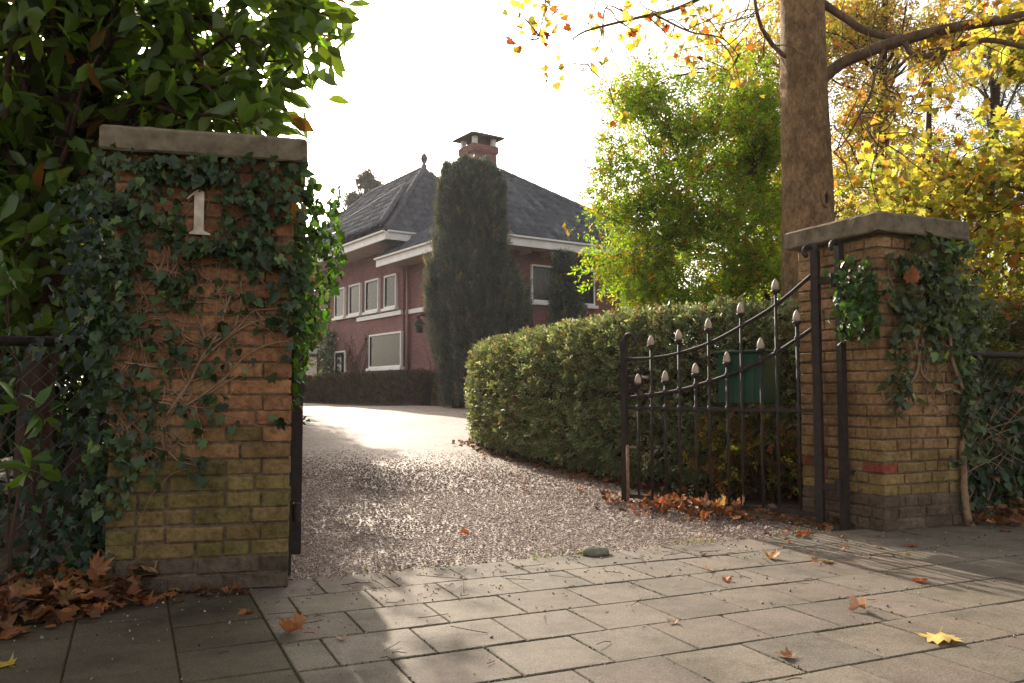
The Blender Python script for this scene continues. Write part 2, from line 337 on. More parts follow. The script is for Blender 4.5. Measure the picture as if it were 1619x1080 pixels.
# pavement: 30 cm slabs, half bond
b = MB(); J = MB(); TW = .2835; T0 = 1.775; S0 = 1.535
def slab(s0, s1, t0, t1, col):
    g = .0026; zc = rng.normal(0, .0006) - .02
    hx = U * (s1 - s0 - 2 * g) / 2 + UP * rng.normal(0, .0007); hy = V * (t1 - t0 - 3.4 * g) / 2 + UP * rng.normal(0, .0007)
    b.cbox(ST((s0 + s1) / 2, (t0 + t1) / 2, zc), hx, hy, UP * .02, col, .003)
def slabcol(dirty_shaded):
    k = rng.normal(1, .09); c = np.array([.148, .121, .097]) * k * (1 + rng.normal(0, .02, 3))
    return c * (np.array([.56, .54, .44]) if dirty_shaded else 1)  # left slabs: real dirt, deepened to put the shade there into the colour
for r_ in range(-7, 6):
    t0 = T0 + TW * r_; off = S0 + (TW / 2 if r_ % 2 == 0 else 0)
    for k in range(-6, 24):
        s0 = off + TW * k; s1 = s0 + TW
        if s1 <= .42 + .03: continue
        slab(max(s0, .423), s1, t0, t0 + TW, slabcol(False))
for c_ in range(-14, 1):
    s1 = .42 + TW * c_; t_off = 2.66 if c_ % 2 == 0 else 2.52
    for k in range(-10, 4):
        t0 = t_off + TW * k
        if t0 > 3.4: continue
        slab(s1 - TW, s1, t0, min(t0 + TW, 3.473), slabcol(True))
tag(b.build('pavement', M_SLAB), kind='structure')
J.add([ST(-4, -1, -.0036), ST(9, -1, -.0036), ST(9, 3.47, -.0036), ST(-4, 3.47, -.0036)], [(0, 1, 2, 3)])
tag(J.build('pavement_joints', M_JOINT), kind='structure')

# moss tufts and grit in the joints
n = 5200; s = rng.uniform(.42, 5, n); row = rng.integers(-4, 7, n); t = T0 + TW * row + rng.normal(0, .003, n)
k2 = rng.random(n) < .45; row2 = rng.integers(-4, 6, n); off = np.where(row2 % 2 == 0, TW / 2, 0)
s = np.where(k2, S0 + off + TW * rng.integers(-4, 13, n) + rng.normal(0, .003, n), s); t = np.where(k2, T0 + TW * (row2 + rng.random(n)), t)
keep = np.sin(s * 5.1) * np.sin(t * 7.3 + s) > -.35; s, t = s[keep], t[keep]; n = len(s)
P = U[None] * s[:, None] + V[None] * t[:, None] + UP * -.0018
tag(scatter('moss', PEB_V, PEB_F, P, frames(rdir(n), rdir(n)), rng.uniform(.0022, .0062, (n, 1)) * np.ones((1, 3)), colours(n, (.085, .092, .026), .3, .1, [(.10, .07, .045), (.03, .024, .016)], .45), M_PEBBLE, smooth=False), kind='stuff')
n = 900; s = rng.uniform(-.6, 5, n); t = 3.5 - rng.exponential(.45, n)
P = U[None] * s[:, None] + V[None] * t[:, None] + UP * .003
tag(scatter('grit', PEB_V, PEB_F, P, frames(rdir(n), rdir(n)), rng.uniform(.0018, .006, (n, 1)) * rng.uniform(.5, 1.5, (n, 3)), colours(n, (.25, .19, .15), .3, .06, [(.035, .025, .018), (.5, .45, .4)], .4), M_PEBBLE, smooth=False), kind='stuff')

# ------------------------------------------------------------------ gate pillars
def pillar(name, origin, ang, size, h, cap, label, palette):
    ux = np.array([math.cos(ang), math.sin(ang), 0]); vx = np.array([-ux[1], ux[0], 0]); o = np.array([*origin, 0.])
    root = empty(name, o + ux * size / 2 + vx * size / 2, label, 'gate pillar')
    core = MB(); q = .0075
    core.box(o + ux * q + vx * q - UP * .05, ux * (size - 2 * q), vx * (size - 2 * q), UP * (h + .05), (.20, .15, .11)); core.build('mortar', M_BRICK, root)
    bm = MB(); ch = .0617; rows = int(round(h / ch)); D = .10; sides = [(o, ux, vx), (o + ux * size, vx, -ux), (o + ux * size + vx * size, -ux, -vx), (o + vx * size, -vx, ux)]
    for i in range(rows):
        z0 = i * ch
        for k, (c, a, inn) in enumerate(sides):
            long_ = (i + k) % 2 == 0; x = 0.0 if long_ else D + .004; end = size if long_ else size - D - .004
            lens = []; first = random.choice([.10, .21, .155]) if long_ else random.choice([.21, .10])
            while x < end - .02:
                L = first if not lens else random.choice([.21, .21, .10]); L = min(L, end - x)
                if end - (x + L) < .05: L = end - x
                lens.append((x, L)); x += L
            for (x0, L) in lens:
                j = rng.normal(0, .0022); g = .0045; zz = z0 + g; hh = ch - 2 * g
                out = -inn; ga = 0.0 if (long_ and x0 < .001) else g; gb = 0.0 if (long_ and x0 + L > end - .001) else g; p = c + a * (x0 + ga) + UP * (zz + rng.normal(0, .0012)) ; l = L - ga - gb; tl = rng.normal(0, .0012)
                d0 = inn * D; d1 = out * (-.002 + j) ; d2 = out * (.002 + j); e = .004 + abs(rng.normal(0, .002))
                ring = lambda d, ee: [p + a * ee + UP * ee + d, p + a * (l - ee) + UP * (ee + tl) + d, p + a * (l - ee) + UP * (hh - ee + tl) + d, p + a * ee + UP * (hh - ee) + d]
                col = palette(z0 + ch / 2, k, x0 + L / 2)
                f = [(8, 9, 10, 11)]
                for rr in range(2):
                    for q4 in range(4): j4 = (q4 + 1) % 4; f.append((rr * 4 + q4, rr * 4 + j4, rr * 4 + 4 + j4, rr * 4 + 4 + q4))
                bm.add(np.array(ring(d0, 0) + ring(d1, 0) + ring(d2, e)), f, col)
    bm.build('brickwork', M_BRICK, root)
    cp = MB(); ov, th = cap; cc = o + (ux + vx) * size / 2 + UP * (h + th / 2)
    n = 14; v = []; fs = []                       # a weathered slab: chamfered, a little worn along its arrises
    H = size / 2 + ov
    for zz, inset in ((-th / 2, .006), (-th / 2 + .008, 0), (th / 2 - .012, 0), (th / 2, .010)):
        for sx, sy, dx, dy in ((-1, -1, 1, 0), (1, -1, 0, 1), (1, 1, -1, 0), (-1, 1, 0, -1)):
            for q in range(n):
                px_, py_ = (H - inset) * (sx + 2 * dx * q / n), (H - inset) * (sy + 2 * dy * q / n)
                wv = rng.normal(0, .0016); v.append(cc + ux * (px_ + wv) + vx * (py_ + wv) + UP * (zz + rng.normal(0, .0014)))
    m4 = 4 * n
    for rr in range(3):
        for q in range(m4): fs.append((rr * m4 + q, rr * m4 + (q + 1) % m4, (rr + 1) * m4 + (q + 1) % m4, (rr + 1) * m4 + q))
    fs.append(tuple(range(m4 - 1, -1, -1))); fs.append(tuple(range(3 * m4, 4 * m4))); cp.add(v, fs); cp.build('capstone', M_CAP, root)
    return o, ux, vx
def pal_left(z, k, x):
    red = np.array([(.40, .20, .105), (.35, .175, .095), (.44, .24, .125), (.31, .155, .09)])[rng.integers(0, 4)]
    moss = np.array([(.22, .165, .07), (.18, .145, .06), (.25, .175, .085)])[rng.integers(0, 3)]
    f = np.clip((.62 + rng.normal(0, .05) - z) / .16, 0, 1); c = red * (1 - f) + moss * f
    if z < .14: c = np.array([.13, .10, .08])
    return c * (1 + rng.normal(0, .10))
def pal_right(z, k, x):
    c = np.array([(.36, .215, .115), (.31, .185, .10), (.39, .24, .13), (.33, .21, .10)])[rng.integers(0, 4)]
    f = np.clip((.55 + rng.normal(0, .08) - z) / .25, 0, 1) * .6; c = c * (1 - f) + np.array((.25, .20, .075)) * f
    if k == 3 and .27 < z < .41 and x > .53: c = np.array((.30, .085, .06))
    if k == 3 and .22 < z < .42 and x < .2: c = np.array((.27, .085, .055))
    if z < .16: c = np.array([.15, .11, .085])
    return c * (1 + rng.normal(0, .10))
LA = R(15); LS = .65; LH = 1.652; LO = np.array([-1.493, 3.127])
lo, lu, lv = pillar('brick_pillar', LO, LA, LS, LH, (.05, .095), 'orange brick gate pillar with mossy foot, half covered in ivy, carrying the house number', pal_left)
RA = math.atan2(.4117, .911); RS = .605; RH = 1.62
ro, ru, rv = pillar('brick_pillar', (1.998, 4.555), RA, RS, RH, (.055, .108), 'brown brick gate pillar beside the open barred gate, thick ivy stem up its side', pal_right)

# house number
Z = .000219
def npt(x, y): return (x - 320) * Z, -(y - 577) * Z
out = [(105, 345), (130, 362), (226, 275), (240, 280), (240, 870), (225, 905), (165, 940), (165, 968), (515, 975), (515, 945), (425, 915), (402, 880), (400, 180), (290, 180), (235, 215), (210, 250)]
base = lo + lu * .300 - lv * .016 + UP * 1.437
fr_ = [base + lu * npt(*q)[0] + UP * npt(*q)[1] - lv * .010 for q in out]; bk = [p + lv * .012 for p in fr_]; k = len(out)
b = MB(); b.add(fr_ + bk, [tuple(range(k)), tuple(range(2 * k - 1, k - 1, -1))] + [((i + 1) % k, i, k + i, k + (i + 1) % k) for i in range(k)])
hn = empty('house_number', base, 'weathered white metal numeral 1 screwed to the ivy covered pillar', 'house number'); b.build('numeral', M_NUMBER, hn)
b = MB(); b.lathe(base + lu * npt(325, 218)[0] + UP * npt(325, 218)[1] - lv * .009, [(.0035, 0), (.0035, .002), (.001, .004)], 8, None, -lv); b.build('screw', M_IRON, hn)

# ------------------------------------------------------------------ gate
def bez(pts, n):            # smooth curve through points
    pts = np.asarray(pts, float); t = np.linspace(0, len(pts) - 1, n); o = []
    for q in t:
        i = int(min(q, len(pts) - 2)); f = q - i; p0, p1, p2, p3 = pts[max(i - 1, 0)], pts[i], pts[i + 1], pts[min(i + 2, len(pts) - 1)]
        o.append(.5 * ((2 * p1) + (-p0 + p2) * f + (2 * p0 - 5 * p1 + 4 * p2 - p3) * f * f + (-p0 + 3 * p1 - 3 * p2 + p3) * f ** 3))
    return np.array(o)
GH = np.array([1.735, 4.78, 0]); GE = np.array([.755, 5.66, 0]); GL = np.linalg.norm(GE - GH); GD = (GE - GH) / GL; GN = np.array([-GD[1], GD[0], 0])
def gq(px): r = ray(px, 620); k = r[0] / r[1]; return (k * GH[1] - GH[0]) / (GD[0] - k * GD[1])
def gz(px, py): q = gq(px); return q, at(px, py, GH[1] + GD[1] * q)[2]
UPPER = sorted(gz(*p) for p in [(992, 568), (1030, 566.5), (1073, 559), (1122, 543), (1173, 516.5), (1230, 482), (1293, 432)])
LOWER = sorted(gz(*p) for p in [(992, 629), (1030, 624), (1075, 617), (1121, 603.8), (1152, 593), (1180, 582), (1232, 555.6), (1293, 517)])
TALL = [gz(*p) for p in [(1030, 530), (1074, 521), (1121.5, 503), (1173, 478), (1229, 441)]]
SHORT = [gz(*p) for p in [(1009, 591), (1052, 586), (1100, 574), (1150, 556), (1204, 534), (1262, 490)]]
def build_gate(label):
    """leaf in its own frame: hinge at the origin, leaf along +X"""
    root = empty('iron_gate', (0, 0, 0), label, 'gate', 'iron leaves of the entrance gate')
    X = np.array([1., 0, 0]); Yv = np.array([0, 1., 0])
    def hook(cx, z, dirx, r, th, n=14):
        return [np.array([cx + dirx * r * (1 - math.cos(a)), 0, z + r * math.sin(a)]) for a in np.linspace(0, math.pi * 1.35, n)]
    b = MB(); b.cbox((0, 0, .79), X * .021, Yv * .021, UP * .77, None, .004); b.tube(hook(0, 1.56, 1, .032, 0), np.linspace(.021, .014, 14), 8); b.build('hinge_post', M_IRON, root)
    b = MB(); b.cbox((GL, 0, .56), X * .018, Yv * .018, UP * .535, None, .004); b.tube(hook(GL, 1.09, -1, .045, 0), np.linspace(.018, .011, 14), 8); b.build('end_post', M_IRON, root)
    for nm, cv in (('upper_rail', UPPER), ('lower_rail', LOWER)):
        pts = bez([np.array([q, 0, z]) for q, z in [(0.01, cv[0][1])] + [c for c in cv if .04 < c[0] < GL - .03] + [(GL - .005, cv[-1][1])]], 40)
        b = MB(); b.tube(pts, .0115, 8); b.build(nm, M_IRON, root, True)
    b = MB(); b.cbox((GL / 2, 0, .645), X * (GL / 2 - .01), Yv * .006, UP * .011); b.build('middle_rail', M_IRON, root)
    b = MB(); b.cbox((GL / 2, 0, .062), X * (GL / 2 - .01), Yv * .009, UP * .014); b.build('bottom_rail', M_IRON, root)
    for q, z in TALL + SHORT:
        b = MB(); b.tube([(q, .0005, .05), (q, .0005, z - .09)], .0092, 8)
        for zz in (.645, float(np.interp(q, [c[0] for c in LOWER], [c[1] for c in LOWER]))): b.lathe((q, .0005, zz - .02), [(.0108, 0), (.0155, .006), (.0155, .034), (.0108, .04)], 8)
        bar = b.build('bar', M_IRON, root, True)
        b = MB(); b.lathe((q, .0005, z - .098), [(.0105, 0), (.012, .010), (.024, .020), (.025, .030), (.018, .034)], 12); b.build('collar', M_IRON, bar, True)
        b = MB(); b.lathe((q, .0005, z - .066), [(.019, 0), (.0225, .010), (.021, .028), (.015, .048), (.008, .060), (.0015, .068)], 12); b.build('finial', M_FINIAL, bar, True)
    b = MB(); b.cbox((GL - .05, -.03, .835), X * .06, Yv * .014, UP * .026, None, .006); b.cbox((GL - .06, -.03, .785), X * .02, Yv * .01, UP * .03, None, .004); b.build('lock', M_IRON, root)
    b = MB(); b.tube([(GL - .02, -.045, .845), (GL - .02, -.075, .847), (GL - .09, -.08, .85), (GL - .13, -.08, .848)], .010, 8); b.build('handle', M_FINIAL, root, True)
    b = MB(); b.tube([(GL - .042, .03, .04), (GL - .042, .03, .40)], .011, 8); b.tube([(GL - .042, .03, .385), (GL - .10, .012, .385)], .007, 6); b.build('drop_bolt', M_STEM, root, True)
    for z in (.22, 1.38):
        b = MB(); b.cbox((-.06, 0, z), X * .055, Yv * .012, UP * .02, None, .004); b.lathe((-.10, 0, z - .04), [(.017, 0), (.017, .08)], 10); b.build('hinge', M_IRON, root)
    return root
def copy_tree(o, parent=None):
    c = o.copy(); COL.objects.link(c); c.parent = parent
    for ch in [q for q in bpy.data.objects if q.parent == o]: copy_tree(ch, c)
    return c
g1 = build_gate('black iron gate leaf with pale acorn tips, swung open before the hedge')
g2 = copy_tree(g1); g2['label'] = 'iron gate leaf seen edge on, folded back along the ivy covered pillar'
g1.location = GH; g1.rotation_euler = (0, 0, math.atan2(GD[1], GD[0]))
g2.location = (-.978, 3.86, 0); g2.rotation_euler = (0, 0, math.atan2(.969, -.2475))
def hangpost(x, y, a, label):
    r_ = empty('hanging_post', (x, y, 0), label, 'gate post', 'iron posts the gate leaves hang on')
    b = MB(); X = np.array([math.cos(a), math.sin(a), 0]); Yv = np.array([-X[1], X[0], 0]); p = np.array([x, y, 0])
    b.cbox(p + UP * .79, X * .019, Yv * .019, UP * .81, None, .004); b.tube([p + UP * 1.57 + X * .03 * (math.cos(t) - 1) + UP * .03 * math.sin(t) for t in np.linspace(0, 3.9, 12)], np.linspace(.019, .012, 12), 8); b.build('post', M_IRON, r_)
    for z in (.3, 1.3): b = MB(); b.cbox(p + X * .04 + UP * z, X * .045, Yv * .02, UP * .012); b.build('wall_bracket', M_IRON, r_)
hangpost(1.853, 4.73, RA, 'black iron post fixed to the inner face of the brown pillar')
hangpost(-.934, 3.53, LA + math.pi, 'black iron post fixed behind the corner of the orange pillar')

# letterbox hung behind the gate bars
def gl(q, n, z): return GH + GD * q + GN * n + UP * z
q0, q1 = gq(1226) + .085, gq(1149) + .075
sgn = 1 if np.dot(GN, [0, 1, 0]) > 0 else -1
lb = empty('letterbox', gl((q0 + q1) / 2, sgn * .16, .66), 'dark green metal letterbox hung behind the bars of the open gate', 'letterbox')
b = MB(); b.cbox(gl((q0 + q1) / 2, sgn * .14, .835), GD * (q1 - q0) / 2, GN * .105, UP * .155, None, .008); b.build('box', M_GREEN, lb)
b = MB(); b.cbox(gl((q0 + q1) / 2, sgn * .135, .998), GD * ((q1 - q0) / 2 + .012), GN * .125, UP * .007, None, .003); b.build('lid', M_GREEN, lb)
b = MB()
for k in (.22, .45, .68): b.cbox(gl(q0 + (q1 - q0) * k, sgn * .033, .82), GD * .006, GN * .004, UP * .13)
b.build('ribs', M_GREEN, lb)
for k in (.25, .75): b = MB(); b.cbox(gl(q0 + (q1 - q0) * k, sgn * .02, .655), GD * .012, GN * .03, UP * .006); b.build('bracket', M_IRON, lb)

# ------------------------------------------------------------------ chain link fences
def fence(p0, d, L, zr, label):
    p0 = np.asarray(p0, float); r_ = empty('chain_link_fence', p0 + d * L / 2, label, 'fence', 'chain link fences beside the pillars')
    b = MB(); b.tube([p0 + UP * zr, p0 + d * L + UP * zr], .021, 10); b.build('top_rail', M_IRON, r_, True)
    for s in np.arange(.08, L, 2.0):
        b = MB(); b.tube([p0 + d * s - UP * .1, p0 + d * s + UP * (zr - .02)], .019, 8); b.build('post', M_IRON, r_, True)
    b = MB(); c = .065; n = int(L / c); nrm = np.cross(d, UP)
    for i in range(n):
        m = int(zr / (c / 1)) + 1; pts = []
        for k in range(m):
            zz = zr - .02 - k * c
            pts.append(p0 + d * (i * c + (c / 2 + .002 if k % 2 else -c / 2 - .002)) + UP * max(zz, .01) + nrm * (.002 if k % 2 else -.002))
            if i % 1 == 0 and zz < .01: break
        b.tube(pts, .0016, 4)
        b.tube([p + d * 0 + (d * (c if k % 2 == 0 else -c)) * .5 * 0 + nrm * .003 + d * (c * (1 if k % 2 == 0 else -1)) for k, p in enumerate(pts)], .0016, 4)
    b.build('wire_mesh', M_WIRE, r_)
fl = lo + lv * .32 - U * .0
fence(fl + np.array([-.02, 0, 0]), -U, 4.2, .95, 'low chain link fence under the laurel tree, overgrown with dark ivy')
fence(ro + ru * RS + rv * .25, U, 5, .985, 'chain link fence with dark top rail in front of the autumn shrubs')

# ------------------------------------------------------------------ ivy
def ivy_leaves(name, P, N, S, C, parent):
    n = len(P); D = unit(-UP[None] * .8 + rng.normal(0, .55, (n, 3)) + N * .25); NN = unit(N + UP * .25 + rng.normal(0, .35, (n, 3)))
    S3 = np.asarray(S)[:, None] * np.stack([rng.uniform(.6, 1.15, n), rng.uniform(.8, 1.2, n), rng.uniform(.3, 2.2, n)], -1)
    C = C.copy(); k = rng.random(n) < .14; C[k] = C[k] * [2.2, 1.9, 1.5]; C *= rng.uniform(.65, 1.35, (n, 1)); F = frames(D, NN); h = rng.random(n) < .5
    scatter(name, IVY_V, IVY_F, P[h], F[h], S3[h], C[h], M_IVY, parent)
    return scatter('older_leaves', IVYR_V, IVYR_F, P[~h], F[~h], S3[~h], C[~h], M_IVY, parent)
def crawl(face, a, h, steps, ang, wob=.35, step=.035, lift=.008):
    pts = []
    for i in range(steps):
        pts.append(face(a, h, lift + .006 * rng.random())); ang += rng.normal(0, wob); a += math.cos(ang) * step; h += math.sin(ang) * step
    return pts
def Lf(a, h, o=.01): return lo + lu * a - lv * o + UP * h          # street face of the left pillar
def Rf(a, h, o=.01): return ro + ru * a - rv * o + UP * h
def Ri(a, h, o=.01): return ro + rv * a - ru * o + UP * h          # inner face of the right pillar
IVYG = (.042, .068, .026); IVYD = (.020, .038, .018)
iv = empty('ivy', lo + lu * .3 - lv * .02, 'dark green ivy with bare tan stems climbing the orange numbered pillar', 'ivy')
def dens_left(a, h):
    if h > 1.60: return .9
    p = 0
    if h > 1.28: p = .85
    elif h > 1.05: p = .55 if (a < .30 or a > .42) else .3
    elif h > .62: p = .50 - .45 * np.clip((a - .16) / .34, 0, 1)
    elif h > .40: p = .5 - 1.6 * max(a - .12, 0)
    if a < .08 and h > .3: p = max(p, .7)
    if a > .56 and h > 1.0: p = max(p, .85)
    # bare wall round the numeral
    if abs(a - .31) < .055 and 1.33 < h < 1.55: p = 0
    if .30 < a < .60 and 1.0 < h < 1.2: p *= .6
    if h < 1.26 and .08 < a < .56: p *= .55
    return p * (.25 + 1.1 * (math.sin(a * 19 + h * 11) * math.sin(h * 17 - a * 9) > -.15))
pos = []
while len(pos) < 1550:
    a, h = rng.uniform(-.06, .70), rng.uniform(.2, 1.66)
    if rng.random() < dens_left(a, h): pos.append((a, h))
pos = np.array(pos); n = len(pos)
P = np.array([Lf(a, h, 0.02 + abs(rng.normal(0, .02)) * (1.6 if h > 1.25 else .8)) for a, h in pos]); N = np.repeat(-lv[None], n, 0)
# drape over the inner corner and beyond the wall's edge
k = 620; hh = 1.62 - rng.beta(1.4, 2.0, k) * .95; wgt = np.clip((hh - .72) / .5, .15, 1)
Pe = np.array([lo + lu * (LS + rng.uniform(-.02, .20) * w_) + lv * rng.uniform(.02, .45) + UP * h for h, w_ in zip(hh, wgt)])
Ne = unit(np.repeat((lu - lv * .3)[None], k, 0) + rng.normal(0, .3, (k, 3)))
# fall down the fence beside the pillar
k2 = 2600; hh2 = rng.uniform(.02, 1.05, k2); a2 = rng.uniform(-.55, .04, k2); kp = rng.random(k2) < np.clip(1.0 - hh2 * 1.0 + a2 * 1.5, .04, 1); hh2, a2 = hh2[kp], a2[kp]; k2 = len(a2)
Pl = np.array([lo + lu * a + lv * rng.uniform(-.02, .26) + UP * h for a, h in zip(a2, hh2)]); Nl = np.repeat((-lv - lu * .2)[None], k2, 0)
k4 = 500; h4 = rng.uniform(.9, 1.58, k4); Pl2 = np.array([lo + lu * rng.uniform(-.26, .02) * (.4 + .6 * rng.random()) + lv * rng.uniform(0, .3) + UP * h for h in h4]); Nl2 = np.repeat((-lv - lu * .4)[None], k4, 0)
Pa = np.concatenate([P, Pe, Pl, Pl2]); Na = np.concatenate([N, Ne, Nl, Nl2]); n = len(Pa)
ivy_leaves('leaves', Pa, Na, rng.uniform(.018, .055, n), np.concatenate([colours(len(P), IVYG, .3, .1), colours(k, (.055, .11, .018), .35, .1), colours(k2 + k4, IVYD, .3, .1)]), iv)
b = MB()
main1 = [Lf(a, h, .012) for a, h in [(.20, .66), (.235, .72), (.28, .79), (.31, .86), (.345, .92), (.385, .99), (.40, 1.06), (.42, 1.12)]]; b.tube(bez(main1, 30), np.linspace(.0065, .004, 30), 6)
for br in ([(.21, .67), (.30, .72), (.40, .80), (.47, .88), (.55, .93), (.64, .95)], [(.31, .86), (.40, .95), (.47, 1.0), (.54, 1.03), (.64, 1.02)], [(.345, .93), (.44, .99), (.50, 1.06), (.55, 1.07), (.64, 1.08)], [(.05, .86), (.15, .845), (.24, .84), (.31, .86)], [(.44, 1.0), (.46, 1.12), (.45, 1.22), (.43, 1.33)]):
    pts = bez([Lf(a, h, .012) for a, h in br], 20); b.tube(pts, np.linspace(.0045, .0025, 20), 5)
for i in range(190):
    a, h = rng.uniform(0, .62), rng.uniform(.45, 1.3)
    if a > .36 and h < .95: continue
    pts = crawl(Lf, a, h, rng.integers(6, 16), rng.uniform(.3, 2.8), .38)
    pts = [p for p in pts if -.03 < np.dot(p - lo, lu) < .66]
    if len(pts) > 4: b.tube(bez(pts, len(pts) * 2), np.linspace(.0026, .0010, len(pts) * 2) * rng.uniform(.6, 1.4), 5)
b.build('stems', M_STEM, iv, True)

ivr = empty('ivy', ro + ru * .3 - rv * .02, 'ivy with one thick bare stem climbing the brown pillar behind the open gate', 'ivy')
pos = []
while len(pos) < 1150:
    a, h = rng.uniform(-.02, .68), rng.uniform(.35, 1.62)
    p = 0.
    if h > 1.08: p = .75 * np.clip((a + .02) / .2, .15, 1) * (1 if h < 1.5 else .75 * (a > .22))
    elif h > .92: p = .3
    elif h > .62: p = .3 if a < .16 else .02
    elif h < .42: p = .15 if a > .42 else 0
    if a > .57: p = max(p, .65)
    if rng.random() < p * (.3 + 1.0 * (math.sin(a * 17 + h * 12) * math.sin(h * 15 - a * 8) > -.2)): pos.append((a, h))
P = np.array([Rf(a, h, .02 + abs(rng.normal(0, .04))) for a, h in pos]); N = np.repeat(-rv[None], len(pos), 0)
k = 420; Pi = np.array([Ri(rng.uniform(-.03, .22), 1.02 + .5 * rng.beta(2, 2), .02 + abs(rng.normal(0, .06))) for _ in range(k)]); Ni = np.repeat(-ru[None], k, 0)
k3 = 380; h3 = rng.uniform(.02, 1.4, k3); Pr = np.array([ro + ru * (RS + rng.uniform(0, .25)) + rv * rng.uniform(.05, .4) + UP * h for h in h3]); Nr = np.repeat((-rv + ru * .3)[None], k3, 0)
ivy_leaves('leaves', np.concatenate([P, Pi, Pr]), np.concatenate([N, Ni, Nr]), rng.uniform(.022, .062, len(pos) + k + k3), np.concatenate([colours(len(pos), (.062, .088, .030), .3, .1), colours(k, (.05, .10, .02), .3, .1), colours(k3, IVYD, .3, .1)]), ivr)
b = MB()
for st_, r0, r1 in (([(.64, -.02), (.60, .06), (.585, .2), (.585, .33), (.575, .42), (.60, .5), (.635, .6), (.62, .72), (.57, .82), (.52, .93), (.51, 1.03), (.50, 1.13), (.48, 1.24)], .021, .007),
                    ([(.60, .74), (.50, .765), (.42, .755), (.36, .80), (.29, .845), (.27, .93), (.24, 1.02)], .009, .005),
                    ([(.05, .72), (.14, .76), (.24, .85), (.27, .95), (.3, 1.05)], .009, .005), ([(.05, .72), (.0, .7), (-.02, .76)], .006, .004),
                    ([(.27, 1.0), (.34, 1.05), (.42, 1.03), (.52, 1.0)], .006, .004)):
    m = len(st_) * 5; b.tube(bez([Rf(a, h, .016 + r0 * .6) for a, h in st_], m), np.linspace(r0, r1, m), 8, None, .25)
for i in range(60):
    a, h = rng.uniform(.02, .58), rng.uniform(.62, 1.4)
    pts = crawl(Rf, a, h, rng.integers(5, 13), rng.uniform(0, 3.1), .45)
    pts = [p for p in pts if 0 < np.dot(p - ro, ru) < .62]
    if len(pts) > 4: b.tube(bez(pts, len(pts) * 2), np.linspace(.004, .0016, len(pts) * 2), 5)
b.build('stems', M_STEM, ivr, True)

# ------------------------------------------------------------------ foliage helpers
def in_ells(n, ells, shell=.6):
    e = np.array([(*c, *r_) for c, r_ in ells]); w_ = e[:, 3] * e[:, 4] * e[:, 5]; w_ = w_ ** .8 / (w_ ** .8).sum()
    i = rng.choice(len(e), n, p=w_); d = rdir(n); rr = rng.random(n) ** (shell / 1.5)
    return e[i, :3] + d * rr[:, None] * e[i, 3:]
def crown(name, centres, per, r, size, base, mat_, parent, tv=SPRAY_V, tf=SPRAY_F, jit=.2, cj=.22, alt=None, palt=0, flat=.75, droop=.15, up=.6, sj=.3):
    n = len(centres) * per; cc = np.repeat(centres, per, 0); rr = np.repeat(r * rng.uniform(.6, 1.35, len(centres)), per)
    off = rdir(n) * (rng.random(n) ** .5)[:, None] * rr[:, None]; off[:, 2] *= flat; P = cc + off
    D = unit(unit(off) + rng.normal(0, .6, (n, 3)) - UP * droop); N = unit(UP * up + rng.normal(0, .6, (n, 3)))
    cb = 1 + rng.normal(0, cj, (len(centres), 1)); C = colours(n, base, jit, .07, alt, palt) * np.clip(np.repeat(cb, per, 0), .45, 1.7)
    return scatter(name, tv, tf, P, frames(D, N), size * rng.uniform(1 - sj, 1 + sj, n), C, mat_, parent)
def limb(b, p0, p1, r0, r1, sag=.12, n=9, sides=6):
    p0, p1 = np.asarray(p0, float), np.asarray(p1, float); L = np.linalg.norm(p1 - p0); m = (p0 + p1) / 2 + rng.normal(0, .07, 3) * L + UP * sag * L
    b.tube(bez([p0, (p0 + m) / 2 + rng.normal(0, .03, 3) * L, m, (m + p1) / 2 + rng.normal(0, .04, 3) * L, p1], n), np.linspace(r0, r1, n), sides, None, .12)

# laurel tree at the left
tl = empty('laurel_tree', (-2.35, 4.3, 0), 'large glossy leaved laurel tree leaning over the fence and the orange pillar', 'tree')
b = MB()
trunk_l = bez([(-2.42, 4.25, -.1), (-2.40, 4.25, .7), (-2.33, 4.22, 1.3), (-2.3, 4.2, 1.9), (-2.18, 4.15, 2.6), (-2.0, 4.1, 3.4)], 30); b.tube(trunk_l, np.linspace(.085, .05, 30), 10, None, .12)
b.tube(bez([(-2.5, 4.5, -.1), (-2.25, 4.5, .5), (-1.95, 4.45, 1.1), (-1.75, 4.4, 1.9), (-1.5, 4.3, 2.6)], 24), np.linspace(.06, .03, 24), 8, None, .12)
b.tube(bez([(-2.6, 4.3, -.1), (-2.75, 4.2, .8), (-2.7, 4.1, 1.7), (-2.6, 4.0, 2.6)], 20), np.linspace(.05, .03, 20), 8, None, .12)
b.build('trunk', M_DARKBARK, tl, True)
ells = [(at(90, -10, 4.2), (1.0, .9, .75)), (at(330, 30, 4.1), (.62, .7, .50)), (at(415, 105, 3.95), (.12, .35, .26)), (at(455, 0, 4.0), (.20, .35, .26)), (at(30, 250, 4.4), (.75, .6, .7)), (at(300, 150, 4.3), (.42, .5, .24)), (at(120, 180, 4.6), (.6, .5, .5)), (at(200, -260, 4.6), (1.3, 1.2, .6)), (at(280, 185, 4.0), (.52, .4, .12)), (at(60, 420, 4.2), (.5, .3, .5)), (at(50, 320, 3.9), (.45, .25, .6))]
cs = in_ells(640, ells, .9)
crown('crown', cs, 11, .20, .135, (.085, .135, .024), M_LAUREL, tl, OVAL_V, OVAL_F, .25, .25, [(.16, .07, .02)], .012, .8, .35, .7, .25)
edge = np.array([at(*p) for p in [(520, 25, 3.9), (500, 65, 3.9), (470, 20, 3.95), (455, 95, 3.9), (425, 130, 3.85), (400, 170, 3.8), (415, 195, 3.8), (440, 55, 3.9), (380, 205, 3.8), (485, -5, 4.0), (340, 190, 3.9)]])
